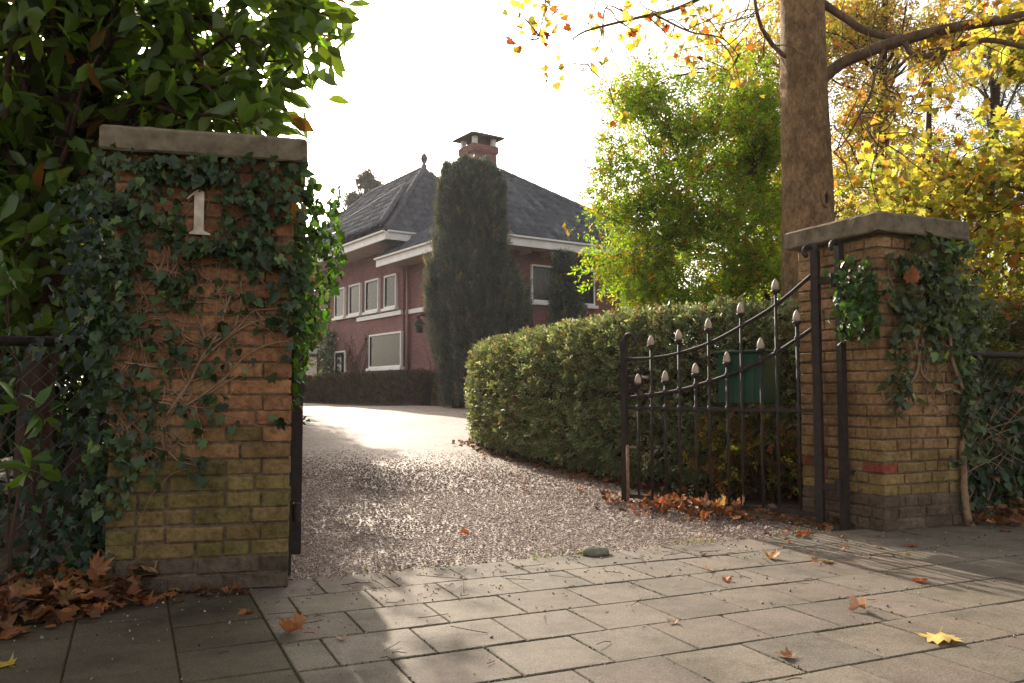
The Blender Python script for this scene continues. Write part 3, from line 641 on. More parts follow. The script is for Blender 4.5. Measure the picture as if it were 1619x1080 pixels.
crown('crown', edge, 12, .12, .135, (.10, .16, .028), M_LAUREL, tl, OVAL_V, OVAL_F, .2, .15, None, 0, .9, .2, .6, .22).name = 'outer_sprays'
b = MB()
for c in list(cs[::7]) + list(edge): limb(b, trunk_l[rng.integers(12, 29)], c, .022, .004, .08)
b.build('branches', M_DARKBARK, tl, True)

# low laurel shoots in front of the fence gap
def shoot(base, tips, label):
    r_ = empty('laurel_sapling', base, label, 'sapling'); b = MB()
    P = []
    for tp in tips: limb(b, base, tp, .008, .003, .02); P.append(tp)
    b.build('stems', M_DARKBARK, r_, True); crown('leaves', np.array(P), 7, .045, .10, (.075, .135, .022), M_LAUREL, r_, OVAL_V, OVAL_F, .15, .1, None, 0, .6, .1, .9, .2)
shoot(at(70, 880, 3.2), [at(40, 640, 3.25), at(70, 655, 3.2)], 'young laurel shoot with bright leaves by the fence rail, level with the ivy')
shoot(at(15, 905, 3.0), [at(10, 735, 3.05), at(50, 740, 3.05)], 'young laurel shoot with few bright leaves low down near the leaf pile')
shoot(at(-20, 800, 3.5), [at(5, 430, 3.6), at(25, 425, 3.6)], 'tall thin laurel shoot with bright leaves above the fence rail')

# evergreen shrubs: dark mass behind the fence and along the far side of the drive
def bush(name, c, r_, nclump, per, size, base, label, cat='shrub', group=None, mat_=None, tv=SPRAY_V, tf=SPRAY_F, rad=.3, alt=None, palt=0, shell=.7, stems=9, ells=None, cj=.25):
    c = np.asarray(c, float); root = empty(name, (c[0], c[1], float(rise(c[1]))), label, cat, group)
    cs = in_ells(nclump, ells or [(c + UP * r_[2] * .9, r_)], shell); cs[:, 2] = np.maximum(cs[:, 2], rise(cs[:, 1]) + .06)
    crown('crown', cs, per, rad, size, base, mat_ or M_LEAF, root, tv, tf, .22, cj, alt, palt, .8, .1, .6)
    b = MB(); g = np.array([c[0], c[1], float(rise(c[1])) - .05])
    for q in cs[rng.choice(len(cs), min(stems, len(cs)), False)]: limb(b, g + rng.normal(0, .06, 3) * [1, 1, 0], q, .03, .005, .1)
    b.build('trunk', M_DARKBARK, root, True); return root
GL_ = 'evergreen shrubs along the left of the drive'
bush('evergreen_shrub', (-3.1, 5.6, 0), (1.15, .8, 1.7), 260, 12, .17, (.04, .065, .02), 'broad dark laurel shrub behind the chain link fence, nearest the street', group=GL_, mat_=M_LAUREL, tv=OVAL_V, tf=OVAL_F, rad=.28)
bush('evergreen_shrub', (-5.0, 6.2, 0), (1.6, 1.2, 1.9), 260, 12, .19, (.035, .055, .018), 'dark laurel shrub behind the fence at the far left', group=GL_, mat_=M_LAUREL, tv=OVAL_V, tf=OVAL_F, rad=.32)
bush('evergreen_shrub', (-2.85, 7.6, 0), (.88, 1.0, 1.6), 260, 14, .15, (.04, .065, .02), 'dark shrub beside the drive directly behind the orange pillar', group=GL_, rad=.25)
bush('evergreen_shrub', (-4.6, 9.0, 0), (1.6, 1.3, 1.9), 240, 16, .19, (.028, .046, .016), 'tall dark shrub set back from the drive behind the laurels', group=GL_, rad=.32)
bush('evergreen_shrub', (-4.25, 11.9, 0), (1.0, 1.1, 1.95), 260, 16, .17, (.10, .11, .035), 'pale yellowish shrub along the drive, its edge showing past the pillar', group=GL_, rad=.26, ells=[(np.array([-4.25, 11.9, 1.8]), (1.0, 1.1, 1.95)), (at(462, 490, 11.6), (.24, .5, .75))])
bush('evergreen_shrub', (-5.25, 14.6, 0), (1.35, 1.3, 2.4), 330, 16, .18, (.04, .06, .02), 'green shrub along the drive between the pale shrub and the house', group=GL_, rad=.28, ells=[(np.array([-4.85, 15.2, z]), (.95, 1.1, 1.0)) for z in (1.0, 2.0, 3.0, 3.8)])
bush('evergreen_shrub', (-6.5, 18.0, 0), (1.6, 1.4, 2.7), 330, 16, .18, (.04, .06, .02), 'green shrub at the bend of the drive, farthest from the street', group=GL_, rad=.28, ells=[(np.array([-5.75, 18.3, z]), (1.1, 1.2, 1.05)) for z in (1.1, 2.1, 3.0, 3.8)])

# clipped hedge beside the drive
hp = bez([(-.14, 11.0, 0), (.34, 9.45, 0), (.95, 7.9, 0), (1.45, 7.05, 0), (2.1, 6.65, 0), (3.0, 6.55, 0), (4.2, 6.9, 0)], 60); hw = .58
hd = np.gradient(hp, axis=0); hd = unit(hd); hn_ = np.stack([-hd[:, 1], hd[:, 0], np.zeros(len(hd))], -1)      # left of travel
hedge = empty('clipped_hedge', (1.0, 7.8, .05), 'thick clipped evergreen hedge curving along the right side of the gravel drive', 'hedge')
def even(e, n=400):                # angles evenly spread along the outline
    a = np.linspace(0, 2 * math.pi, 4000); c, s_ = np.cos(a), np.sin(a); x = np.sign(c) * abs(c) ** e; y = np.sign(s_) * abs(s_) ** e
    L = np.concatenate([[0], np.cumsum(np.hypot(np.diff(x), np.diff(y)))]); return np.interp(np.linspace(0, L[-1], n, endpoint=False), L, a)
EV_A = even(.42); EV_A = EV_A[(np.sin(EV_A) > -.9)]
def hedge_pt(i, ang, k=1.0):       # superellipse cross-section
    c, s = math.cos(ang), math.sin(ang); e = .42
    x = hw * np.sign(c) * abs(c) ** e; z = .70 + .66 * np.sign(s) * abs(s) ** e
    return x * k, .70 + (z - .70) * k
NS = 44000; ii = rng.integers(0, 60, NS); aa = EV_A[rng.integers(0, len(EV_A), NS)] + rng.normal(0, .004, NS); P = np.empty((NS, 3)); Nn = np.empty((NS, 3))
ff = rng.random(NS)
for j in range(NS):
    i = ii[j]; kk = 1.0 - abs(rng.normal(0, .06)) + (.06 * rng.random() ** 6) + .045 * math.sin(i * 1.7 + aa[j] * 5) * math.sin(aa[j] * 9 + i * .6) - .05 * (math.sin(i * 3.1 + aa[j] * 17) > .8); x, z = hedge_pt(i, aa[j], kk)
    i2 = min(i + 1, 59); c = hp[i] * (1 - ff[j]) + hp[i2] * ff[j]
    tp = (1 - (1 - min(1, (i + .5) / 7)) ** 2) ** .5
    x *= tp; zb = float(rise(c[1])); P[j] = c + hn_[i] * x + UP * (zb + z * (.93 + .07 * tp) * (.90 + .10 * min(1, i / 25))); Nn[j] = hn_[i] * math.cos(aa[j]) + UP * math.sin(aa[j]) - hd[i] * (1 - tp)
D = unit(unit(Nn) * .9 + rng.normal(0, .55, (NS, 3)) + UP * .25); 
scatter('foliage', SPRAY_V, SPRAY_F, P, frames(D, rdir(NS)), rng.uniform(.045, .11, NS), colours(NS, (.165, .205, .095), .35, .07, [(.20, .13, .06), (.40, .43, .28)], .22), M_NEEDLE, hedge)  # palest sprigs paint highlights on the tips of the hedge
b = MB(); v = []; na = 16
for i in range(2, 60, 3):
    for k in range(na):
        a = 2 * math.pi * k / na; x, z = hedge_pt(i, a, .80); tp = (1 - (1 - min(1, (i + .5) / 7)) ** 2) ** .5
        v.append(hp[i] + hn_[i] * x * tp + UP * (float(rise(hp[i][1])) + max(z, .12) * .9))
m = len(v) // na; b.add(v, [(i * na + k, i * na + (k + 1) % na, (i + 1) * na + (k + 1) % na, (i + 1) * na + k) for i in range(m - 1) for k in range(na)] + [tuple(range(na)), tuple(range((m - 1) * na, m * na))])
b.build('inner_growth', M_DARKBARK, hedge)
for i in range(3, 60, 3):
    for s in (-.25, .2): b = MB(); p = hp[i] + hn_[i] * s + UP * float(rise(hp[i][1])); b.tube([p - UP * .05, p + UP * .15 + rng.normal(0, .03, 3), p + UP * .3 + rng.normal(0, .05, 3)], .014, 5); b.build('stem', M_DARKBARK, hedge)

# plane tree by the gate
PT = 6.9
pt = empty('plane_tree', at(1283, 700, PT) * [1, 1, 0], 'tall plane tree with smooth brown trunk and yellow leaves behind the brown pillar', 'tree')
b = MB(); tr = bez([at(1288, 790, PT), at(1283, 700, PT), at(1279, 560, PT), at(1277, 420, PT), at(1275, 250, PT), at(1270, 80, PT), at(1264, -150, PT), at(1262, -500, PT)], 60)
TN, TR = 200, 56; tq = bez(tr, TN); rad = np.interp(np.linspace(0, 1, TN), [0, .08, .2, .5, 1], [.33, .26, .21, .20, .16]); th = np.linspace(0, 2 * math.pi, TR, endpoint=False); v = []
for i in range(TN):
    zz = tq[i][2]; rr = rad[i] * (1 + .035 * np.sin(2 * th + zz * 1.1) + .022 * np.sin(3 * th - zz * 2.3 + 1) + .014 * np.sin(5 * th + zz * 4.1) + .010 * np.sin(9 * th - zz * 7 + 2) * np.sin(zz * 5) + rng.normal(0, .006, TR))
    rr += .035 * np.exp(-((zz - 1.15) / .12) ** 2) * np.clip(np.cos(th - 5.3), 0, 1) ** 6
    v.append(np.stack([tq[i][0] + rr * np.cos(th), tq[i][1] + rr * np.sin(th), np.full(TR, zz)], -1))
b.add(np.concatenate(v), [(i * TR + k, i * TR + (k + 1) % TR, (i + 1) * TR + (k + 1) % TR, (i + 1) * TR + k) for i in range(TN - 1) for k in range(TR)]); b.build('trunk', M_PLANE, pt, True)
kn = unit(np.array([.50, -1, 0])); kx = np.array([-kn[1], kn[0], 0]); kp = at(1276, 322, PT) + kn * .200
b = MB(); b.tube([kp + kx * .034 * math.cos(a) + UP * .062 * math.sin(a) for a in np.linspace(0, 2 * math.pi, 20)], .016, 6, None, .3); kh = b.build('knot_rim', M_PLANE, pt, True)
b = MB(); b.add([kp + kn * .006 + kx * .034 * math.cos(a) + UP * .062 * math.sin(a) for a in np.linspace(0, 2 * math.pi, 20, endpoint=False)], [tuple(range(20))]); b.build('hollow', M_DARK, kh)
LIMBS = [([(1300, 125, 6.9), (1335, 98, 6.85), (1400, 72, 6.7), (1470, 52, 6.6), (1540, 38, 6.5), (1625, 24, 6.4), (1800, -20, 6.2)], .052, .036),
         ([(1285, -5, 6.9), (1330, 25, 6.9), (1365, 48, 6.85), (1405, 58, 6.8), (1440, 60, 6.7)], .036, .026),
         ([(1430, 62, 6.65), (1440, 84, 6.6), (1475, 88, 6.6), (1530, 68, 6.5), (1570, 64, 6.5), (1630, 76, 6.4), (1750, 90, 6.3)], .024, .018),
         ([(1400, 74, 6.7), (1385, 110, 6.65), (1376, 150, 6.6), (1355, 190, 6.6), (1335, 225, 6.6), (1318, 240, 6.6)], .014, .005),
         ([(1445, 84, 6.6), (1405, 118, 6.6), (1402, 140, 6.6), (1425, 158, 6.6), (1395, 195, 6.6), (1388, 230, 6.6)], .010, .004),
         ([(1255, 100, 6.9), (1225, 75, 6.8), (1205, 45, 6.7), (1195, 10, 6.6), (1190, -40, 6.6)], .02, .012),
         ([(1262, -60, 6.9), (1180, -40, 6.6), (1080, 10, 6.3), (1000, 30, 6.1), (930, 48, 6.0), (905, 62, 5.9)], .022, .004),
         ([(1100, -5, 6.4), (1020, -10, 6.0), (960, -30, 5.8), (880, -60, 5.6), (860, 20, 5.5), (852, 60, 5.5)], .012, .003),
         ([(1000, 28, 6.1), (960, 10, 6.0), (950, 60, 6.0), (935, 95, 6.0), (920, 112, 6.0)], .006, .002),
         ([(1030, 20, 6.2), (1090, 50, 6.2), (1140, 60, 6.2), (1170, 90, 6.2)], .009, .003),
         ([(1262, -200, 6.9), (1330, -160, 6.7), (1450, -90, 6.4), (1560, -60, 6.2), (1700, -40, 6.0)], .045, .02),
         ([(1530, 40, 6.5), (1500, 80, 6.5), (1460, 130, 6.5), (1440, 180, 6.5)], .008, .003)]
tips = []; tw = []
for pts, r0, r1 in LIMBS:
    b = MB(); q = bez([at(*p) for p in pts], len(pts) * 6); b.tube(q, np.linspace(r0, r1, len(q)), 8, None, .1); tips.append(q)
    for _ in range(len(q) // (7 if pts[-1][0] < 1000 else 3)):
        p = q[rng.integers(len(q) // 4, len(q))]; e = p + rng.normal(0, .22, 3) * [1.2, .8, 1] - UP * .05; limb(b, p, e, .006, .003, .05, 7, 4); tw.append(e)
    b.build('limb', M_BARK, pt, True)
tw = np.array(tw); tw = tw[np.hypot(tw[:, 0] - 2.42, tw[:, 1] - 6.9) > .75]; tw = tw[~((abs(tw[:, 0] / tw[:, 1] - .35) < .04) & (tw[:, 1] < 6.9))]; GOLD = [(.42, .19, .04), (.30, .09, .03), (.30, .30, .05), (.52, .33, .05)]
crown('crown', tw, 8, .14, .066, (.55, .45, .07), M_GOLD, pt, MAPLE_V, MAPLE_F, .2, .15, GOLD, .34, .9, .5, .5)
hang = np.array([at(*p) for p in [(808, 68, 5.5), (838, 55, 5.5), (860, 40, 5.5), (880, 15, 5.5), (850, 5, 5.5), (990, 45, 6), (980, 10, 6.1), (1060, 60, 6.2), (1100, 20, 6.2), (1120, 60, 6.2), (1150, 30, 6.3), (1180, 70, 6.4), (1040, 15, 6.2), (1160, 85, 6.3)]])
crown('crown', hang, 6, .11, .066, (.55, .44, .08), M_GOLD, pt, MAPLE_V, MAPLE_F, .2, .1, [(.24, .05, .015), (.40, .16, .03)], .4, .9, .6, .4).name = 'hanging_sprays'
for h in hang:
    b = MB(); j = min((q[np.argmin(np.linalg.norm(q - h, axis=1))] for q in tips), key=lambda p: np.linalg.norm(p - h)); limb(b, j, h, .006, .003, .1, 8, 4); b.build('twig', M_BARK, pt, True)
for px, py in [(800, 100), (921, 112), (910, 60)]:
    b = MB(); h = at(px, py, 5.7); j = min((q[np.argmin(np.linalg.norm(q - h, axis=1))] for q in tips), key=lambda p: np.linalg.norm(p - h)); limb(b, j, h, .005, .0025, .1, 8, 4); b.build('twig', M_BARK, pt, True)

# light green small tree over the hedge
GT = 8.8
gt = empty('small_tree', (2.55, 8.9, .1), 'light green small leaved tree, sunlit from behind, between the hedge and the trunk', 'tree')
ells = [(at(1080, 205, GT), (.95, .8, .82)), (at(1010, 160, GT), (.42, .4, .46)), (at(1215, 330, 9.0), (.5, .5, 1.0)), (at(1190, 170, 9.2), (.5, .5, .6)), (at(1010, 330, GT), (.52, .6, .55)), (at(1110, 360, 8.6), (.95, .8, .75)), (at(1190, 250, 9.2), (.55, .7, .9)), (at(1040, 430, 8.6), (.75, .6, .42)), (at(1180, 430, 8.4), (.5, .5, .4)), (at(955, 290, GT), (.16, .3, .5)), (at(985, 425, GT), (.18, .3, .28))]
cs = in_ells(560, ells + [(at(1010, 465, 8.5), (.4, .4, .22)), (at(1100, 475, 8.5), (.5, .4, .2))], 1.0)
crown('crown', cs, 26, .19, .10, (.20, .285, .04), M_LEAF, gt, SPRAY_V, SPRAY_F, .22, .2, [(.34, .28, .035), (.30, .15, .02)], .15, .8, .1, .5)
b = MB(); g0 = at(1225, 640, GT)
stems = [bez([g0, at(1222, 540, GT), at(1205, 440, GT), at(1160, 380, GT), at(1120, 330, GT), at(1095, 290, GT), at(1060, 220, GT)], 24), bez([g0, at(1210, 560, GT), at(1140, 490, GT), at(1080, 440, GT), at(1055, 380, GT)], 20), bez([g0, at(1235, 480, 9), at(1200, 300, 9), at(1180, 180, 9), at(1150, 110, 9)], 20), bez([at(1160, 380, GT), at(1180, 290, GT), at(1215, 220, GT), at(1235, 190, GT)], 12)]
for q in stems: b.tube(q, np.linspace(.04, .008, len(q)), 8, None, .1)
b.build('trunk', M_DARKBARK, gt, True)
b = MB()
for c in cs[::3]:
    q = stems[rng.integers(0, 3)]; j = q[np.argmin(np.linalg.norm(q - c, axis=1))]; limb(b, j, c, .008, .002, .06, 7, 4)
b.build('branches', M_DARKBARK, gt, True)

# ------------------------------------------------------------------ wood on the right
def tree(name, base, top, r0, ells, ncl, per, rad_, size, col, label, mat_=None, tv=SPRAY_V, tf=SPRAY_F, alt=None, palt=0, shell=.9, bark=None, nl=30, group='trees and shrubs behind the right fence', cj=.25, cat='tree', droop=.15):
    root = empty(name, (*np.asarray(base)[:2], 0), label, cat, group); cs = in_ells(ncl, ells, shell); cs[:, 2] = np.maximum(cs[:, 2], rise(cs[:, 1]) + .1)
    crown('crown', cs, per, rad_, size, col, mat_ or M_GOLD, root, tv, tf, .22, cj, alt, palt, .8, droop, .5)
    b = MB(); q = bez([base, np.asarray(base) * .6 + np.asarray(top) * .4 + rng.normal(0, .1, 3), np.asarray(base) * .25 + np.asarray(top) * .75 + rng.normal(0, .12, 3), top], 24); b.tube(q, np.linspace(r0, r0 * .3, 24), 9, None, .08)
    for c in cs[rng.choice(len(cs), min(nl, len(cs)), False)]:
        zt = np.clip((c[2] - q[0][2]) / (q[-1][2] - q[0][2]) - .2, .15, .95); limb(b, q[int(zt * 23)], c, r0 * .22, .005, .08, 8, 5)
    b.build('trunk', bark or M_DARKBARK, root, True); return root
YEL = (.46, .45, .07)
tree('field_maple', at(1480, 690, 9.5), at(1470, 120, 9.5), .07, [(at(1440, 330, 9.3), (.95, .8, .85)), (at(1570, 300, 9.0), (.8, .8, .8)), (at(1360, 400, 9.6), (.6, .6, .6)), (at(1540, 420, 8.6), (.9, .6, .6)), (at(1680, 350, 9), (.8, .8, 1.0))], 230, 17, .27, .095, YEL, 'golden yellow maple spreading low branches behind the right hand fence', tv=MAPLE_FLAT_V, tf=MAPLE_FLAT_F, alt=[(.28, .31, .05), (.46, .24, .05), (.30, .34, .08)], palt=.62)
tree('oak_tree', at(1395, 660, 13), at(1400, -50, 13), .12, [(at(1370, 180, 13), (1.1, 1, 1.3)), (at(1340, 40, 13), (1.3, 1, 1.0)), (at(1430, 300, 12.5), (1.1, 1, .9)), (at(1460, 60, 13.5), (1.3, 1, 1.0))], 210, 20, .34, .17, (.50, .40, .08), 'rusty gold oak glimpsed between the plane trunk and the low maple', alt=[(.48, .44, .09), (.32, .35, .07), (.46, .22, .06)], palt=.5)
tree('pine_tree', at(1550, 640, 17), at(1547, 0, 17), .17, [(at(1545, 130, 17), (1.5, 1.2, 1.2)), (at(1610, 230, 17), (1.3, 1.2, 1.1)), (at(1500, 260, 17.5), (1.1, 1, .9)), (at(1620, 60, 17), (1.4, 1.2, 1.0)), (at(1660, 330, 17), (1.5, 1, 1.3))], 150, 17, .42, .30, (.09, .12, .09), 'dark bluish pine far behind the golden maple, sky showing through it', mat_=M_NEEDLE, tv=NEEDLE_V, tf=NEEDLE_F)
tree('beech_tree', at(1260, 650, 15.5), at(1250, 30, 15.5), .13, [(at(1220, 170, 15.5), (1.3, 1.2, 1.3)), (at(1290, 60, 15.5), (1.3, 1.2, 1.3)), (at(1180, 70, 16), (.9, 1, .8)), (at(1250, 330, 15.5), (1.4, 1.2, 1.4)), (at(1350, 320, 16), (1.4, 1, 1.5))], 210, 18, .40, .18, (.36, .33, .05), 'yellow green beech standing behind the plane trunk and light green tree', alt=[(.22, .26, .05), (.40, .22, .05)], palt=.4)
tree('hazel_tree', at(1750, 690, 8), at(1760, 100, 8), .06, [(at(1700, 180, 8), (.9, .8, .9)), (at(1640, 60, 8.5), (.6, .6, .5)), (at(1760, 400, 8), (.8, .8, 1.0))], 120, 22, .26, .13, (.38, .34, .06), 'yellow hazel at the far right edge behind the fence', tv=MAPLE_FLAT_V, tf=MAPLE_FLAT_F, alt=[(.14, .16, .03)], palt=.3)
for k, (px, Y, hgt, col, lab) in enumerate([(1350, 20, 5.5, (.13, .15, .05), 'dark green woodland tree far behind the plane trunk'), (1480, 22, 5.0, (.12, .14, .05), 'dark woodland tree far behind the golden maple'), (1620, 21, 5.2, (.13, .13, .05), 'dark woodland tree far back at the right hand edge'), (1200, 24, 6.0, (.17, .19, .05), 'olive green woodland tree beyond the light green tree'), (1760, 18, 5.0, (.13, .13, .05), 'dark woodland tree outermost on the right')]):
    c = at(px, 620, Y); tree('woodland_tree', c * [1, 1, 0] + UP * .3, c * [1, 1, 0] + UP * hgt, .16, [(c * [1, 1, 0] + UP * hgt * .55, (1.9, 1.5, hgt * .48)), (c * [1, 1, 0] + UP * hgt * .28, (2.1, 1.5, hgt * .26))], 190, 16, .48, .26, col, lab, mat_=M_LEAF, alt=[(.14, .11, .03), (.18, .09, .025)], palt=.3, nl=24)

SH = 'trees and shrubs behind the right fence'
BR = [(.34, .14, .055), (.22, .10, .045), (.34, .30, .06)]
bush('autumn_shrub', at(1575, 700, 6.6) * [1, 1, 0], (.95, .6, .85), 150, 22, .11, (.15, .15, .04), 'olive and rust coloured shrub just behind the right hand fence rail', group=SH, alt=BR, palt=.45, rad=.22, mat_=M_LEAF)
bush('autumn_shrub', at(1440, 690, 7.6) * [1, 1, 0], (1.0, .6, 1.05), 150, 22, .12, (.22, .22, .045), 'olive shrub rising directly behind the capstone of the brown pillar', group=SH, alt=BR, palt=.35, rad=.22)
bush('autumn_shrub', at(1740, 720, 6.2) * [1, 1, 0], (.9, .6, .9), 120, 22, .12, (.15, .14, .04), 'rust and olive shrub at the far right of the fence', group=SH, alt=BR, palt=.4, rad=.22)
bush('undergrowth_shrub', at(1205, 735, 6.15) * [1, 1, 0], (.5, .25, .32), 90, 18, .085, (.10, .10, .035), 'low rusty brown undergrowth between the gate bars and the plane trunk', group=SH, alt=BR, palt=.5, rad=.13)
bush('dogwood_shrub', at(1345, 640, 9.5) * [1, 1, 0], (1.0, .6, 1.1), 120, 20, .13, (.24, .25, .05), 'yellow green shrub between the plane trunk and the brown pillar', group=SH, alt=BR, palt=.3, rad=.24)
# ivy sprawling over the right fence foot
r_ = empty('ground_ivy', at(1570, 790, 5.3) * [1, 1, 0], 'dark ivy bank spilling over the foot of the right hand fence', 'ivy')
k = 1900; s = rng.uniform(0, 2.6, k); hh = rng.beta(1.1, 1.8, k) * .85; P = np.array([ro + ru * (RS + .05 + a) + rv * (.22 + rng.normal(0, .10)) + UP * h for a, h in zip(s, hh)])
ivy_leaves('leaves', P, np.repeat((-rv)[None], k, 0), rng.uniform(.035, .075, k), colours(k, (.028, .05, .022), .3, .1, [(.11, .045, .02)], .12), r_)
b = MB()
for i in range(50): a = rng.uniform(0, 2.5); b.tube(bez([ro + ru * (RS + .05 + a + rng.normal(0, .12) * q) + rv * (.2 - .03 * q) + UP * (.0 + .22 * q) for q in range(4)], 12), np.linspace(.005, .002, 12), 4)
b.build('stems', M_STEM, r_, True)

# ------------------------------------------------------------------ the house
dl = np.array([-.556, .831, 0]); dr = np.array([.831, .556, 0])
E0 = np.array([-1.117, 22.5, 0]); W0 = E0 + .9 * (dl + dr); GZ = .38
def HL(t, z, o=0): return W0 + dl * t - dr * o + UP * z
def HR(t, z, o=0): return W0 + dr * t - dl * o + UP * z
house = empty('villa', W0 + UP * GZ, 'large red brick villa with dark pantile hipped roof and white eaves at the drive end', 'house')
def wallq(b, p, d, L, z0, z1):
    b.add([p + UP * z0, p + d * L + UP * z0, p + d * L + UP * z1, p + UP * z1], [(0, 1, 2, 3)], None, [(0, z0), (L, z0), (L, z1), (0, z1)])
b = MB(); LL = 15.; LR = 7.3
wallq(b, W0 + dl * 4.63, -dl, 4.63, .2, 5.0); wallq(b, W0, dr, LR, .2, 5.0); wallq(b, W0 + dr * LR, dl, LL, .2, 5.0); wallq(b, W0 + dr * LR + dl * LL, -dr, LR, .2, 5.6); b.build('wall', M_HOUSE, house)
b = MB(); wv = W0 - dr * .16
wallq(b, wv + dl * LL, -dl, LL - 4.63, .2, 5.62); wallq(b, wv + dl * 4.63, dr, 6, .2, 5.62); wo = b.build('wing_wall', M_HOUSE, house)
# string course
b = MB(); b.cbox(HL(2.32, 3.37, .03), dl * 2.30, dr * .05, UP * .07); b.cbox(HL(6.45, 3.37, .16 + .03), dl * 1.8, dr * .05, UP * .07); b.build('string_course', M_WHITE, house)
def slope(poly, tile=True, name='roof', parent=None, lift=0):
    """pantiled roof plane over a planar polygon whose first edge is the eave"""
    poly = [np.asarray(p, float) for p in poly]; e = unit(poly[1] - poly[0]); nrm = unit(np.cross(poly[1] - poly[0], poly[-1] - poly[0]))
    if nrm[2] < 0: nrm = -nrm
    up = np.cross(nrm, e); up = up if up[2] > 0 else -up; o = poly[0]
    q = np.array([(np.dot(p - o, e), np.dot(p - o, up)) for p in poly]); sx, sy = .05, .06
    gx = np.arange(q[:, 0].min(), q[:, 0].max() + sx, sx); gy = np.arange(-.02, q[:, 1].max() + sy, sy); X, Y = np.meshgrid(gx, gy)
    ins = np.ones(X.shape, bool); k = len(q); area = sum(q[i][0] * q[(i + 1) % k][1] - q[(i + 1) % k][0] * q[i][1] for i in range(k)); sg = np.sign(area)
    for i in range(k):
        a, c = q[i], q[(i + 1) % k]; L = math.hypot(*(c - a)); ins &= sg * ((c[0] - a[0]) * (Y - a[1]) - (c[1] - a[1]) * (X - a[0])) / L > -.05
    TWd, TH = .24, .34; row = np.floor(Y / TH); fy = Y / TH - row
    hgt = .075 * np.abs(np.sin(math.pi * X / TWd)) ** .8 + .045 * (1 - fy) + lift
    v = o + X[..., None] * e + Y[..., None] * up + hgt[..., None] * nrm; ny, nxx = X.shape; idx = np.arange(ny * nxx).reshape(ny, nxx)
    f = ins[:-1, :-1] & ins[1:, 1:] & ins[:-1, 1:] & ins[1:, :-1]; a = idx[:-1, :-1][f]; c = idx[:-1, 1:][f]; d = idx[1:, 1:][f]; g = idx[1:, :-1][f]
    used = np.zeros(ny * nxx, bool); used[np.concatenate([a, c, d, g])] = True; mp = np.cumsum(used) - 1; tc_ = np.clip(rng.normal(1, .17, (200, 200)), .5, 1.6)
    col = (tc_[(np.floor(X / TWd).astype(int)) % 200, row.astype(int) % 200])[..., None] * np.ones(3)
    b = MB(); b.add(v.reshape(-1, 3)[used], np.stack([mp[a], mp[c], mp[d], mp[g]], -1), col.reshape(-1, 3)[used])
    return b, [p for p in poly]
def roofpart(name, polys, parent, lift=0):
    t = MB()
    for p in polys:
        b, _ = slope(p, lift=lift); t.add(np.concatenate(b.v), b.f, np.concatenate(b.c))
    return t.build(name, M_TERRACOTTA, parent)
def EV(a, c, z): return E0 + dl * a + dr * c + UP * z            # roof plan frame
ZE = 5.10
A = EV(3.4, 3.0, 7.92); E_0, E_1 = EV(0, 0, ZE), EV(0, 8.3, ZE); M_ = EV(5.93, 0, ZE); A2 = EV(8.5, 3.0, 7.92)
roofpart('main_roof', [[E_0, E_1, A], [M_, E_0, A, EV(5.93, 3.0, 7.92)], [E_1, EV(9, 8.3, ZE), EV(9, 3.0, 7.92), A]], house)
Cw = W0 + dl * 3.6 - dr * 1.26; ZW = 5.78; k = 2.75
Pk = Cw + (dl + dr) * k + UP * (ZW + 2.95); WL = 12.5
P2 = Pk + dl * 4.6; CL = Cw + dl * WL + UP * ZW; C_ = Cw + UP * ZW; CR = Cw + dr * 5.5 + UP * ZW; PR = Pk + dr * .05
wr = roofpart('wing_roof', [[CL, C_, Pk, P2], [C_, CR, PR, Pk], [CR, CR + dl * WL, P2 + dr * .1, PR]], house)
# front bay roof lying a little higher on the street-side slope
sl_ = (Pk - (C_ + dl * k)); n_ = unit(np.cross(dl, sl_)); n_ = n_ if n_[2] > 0 else -n_
fA = C_ + dl * 0.05; fB = C_ + (Pk - C_) * .60; fC = C_ + dl * 9.6 + sl_ * .04; fD = C_ + dl * 9.6
br_ = roofpart('bay_roof', [[fD, fA, fB, fC]], house, lift=.26)
b = MB()
for p0, p1, r0 in ((E_0, A, .10), (E_1, A, .10), (C_, Pk, .10), (Pk, P2, .10), (P2, CL, .10), (A, EV(5.93, 3.0, 7.92), .10), (fB + n_ * .25, fC + n_ * .25, .085), (fA + n_ * .25, fB + n_ * .25, .085)):
    m = max(4, int(np.linalg.norm(p1 - p0) / .12)); tt = np.linspace(0, 1, m); b.tube(p0 + (p1 - p0) * tt[:, None] + UP * .06, r0 * (1 + .12 * (np.arange(m) % 3 == 0)), 8, (1.15, 1.1, 1.1))
b.build('ridge_tiles', M_TERRACOTTA, house, True)
b = MB(); b.lathe(Pk + UP * .08, [(.09, 0), (.10, .1), (.05, .14), (.10, .22), (.13, .34), (.09, .46), (.02, .54)], 12, (1.4, 1.1, 1.0)); b.build('finial', M_TERRACOTTA, house, True)
def eave(p, d, L, inn, z, wdt, name='eave'):
    p = np.asarray(p, float) * [1, 1, 0]; o = -inn
    b = MB(); b.box(p + UP * (z - .26), d * L, o * .05, UP * .25); b.box(p + UP * (z - .03) + o * .05, d * L, o * .09, UP * .05); f = b.build('fascia', M_WHITE, house)
    b = MB(); b.box(p + inn * .0 + UP * (z - .20), d * L, inn * wdt, UP * .04); b.build('soffit', M_SOFFIT, house)
eave(EV(-.05, 0, 0), dl, 6.0, dr, ZE, .9); eave(EV(0, .0, 0), dr, 8.3, dl, ZE, .9)
eave(Cw, dl, WL, dr, ZW, 1.15); eave(Cw + dr * 0.0, dr, 1.3, dl, ZW, 1.15)
for t in np.arange(.6, 7, .75):
    b = MB(); b.cbox(HR(t, ZE - .27, .25), dr * .05, dl * .24, UP * .07); b.build('rafter_bracket', M_SOFFIT, house)
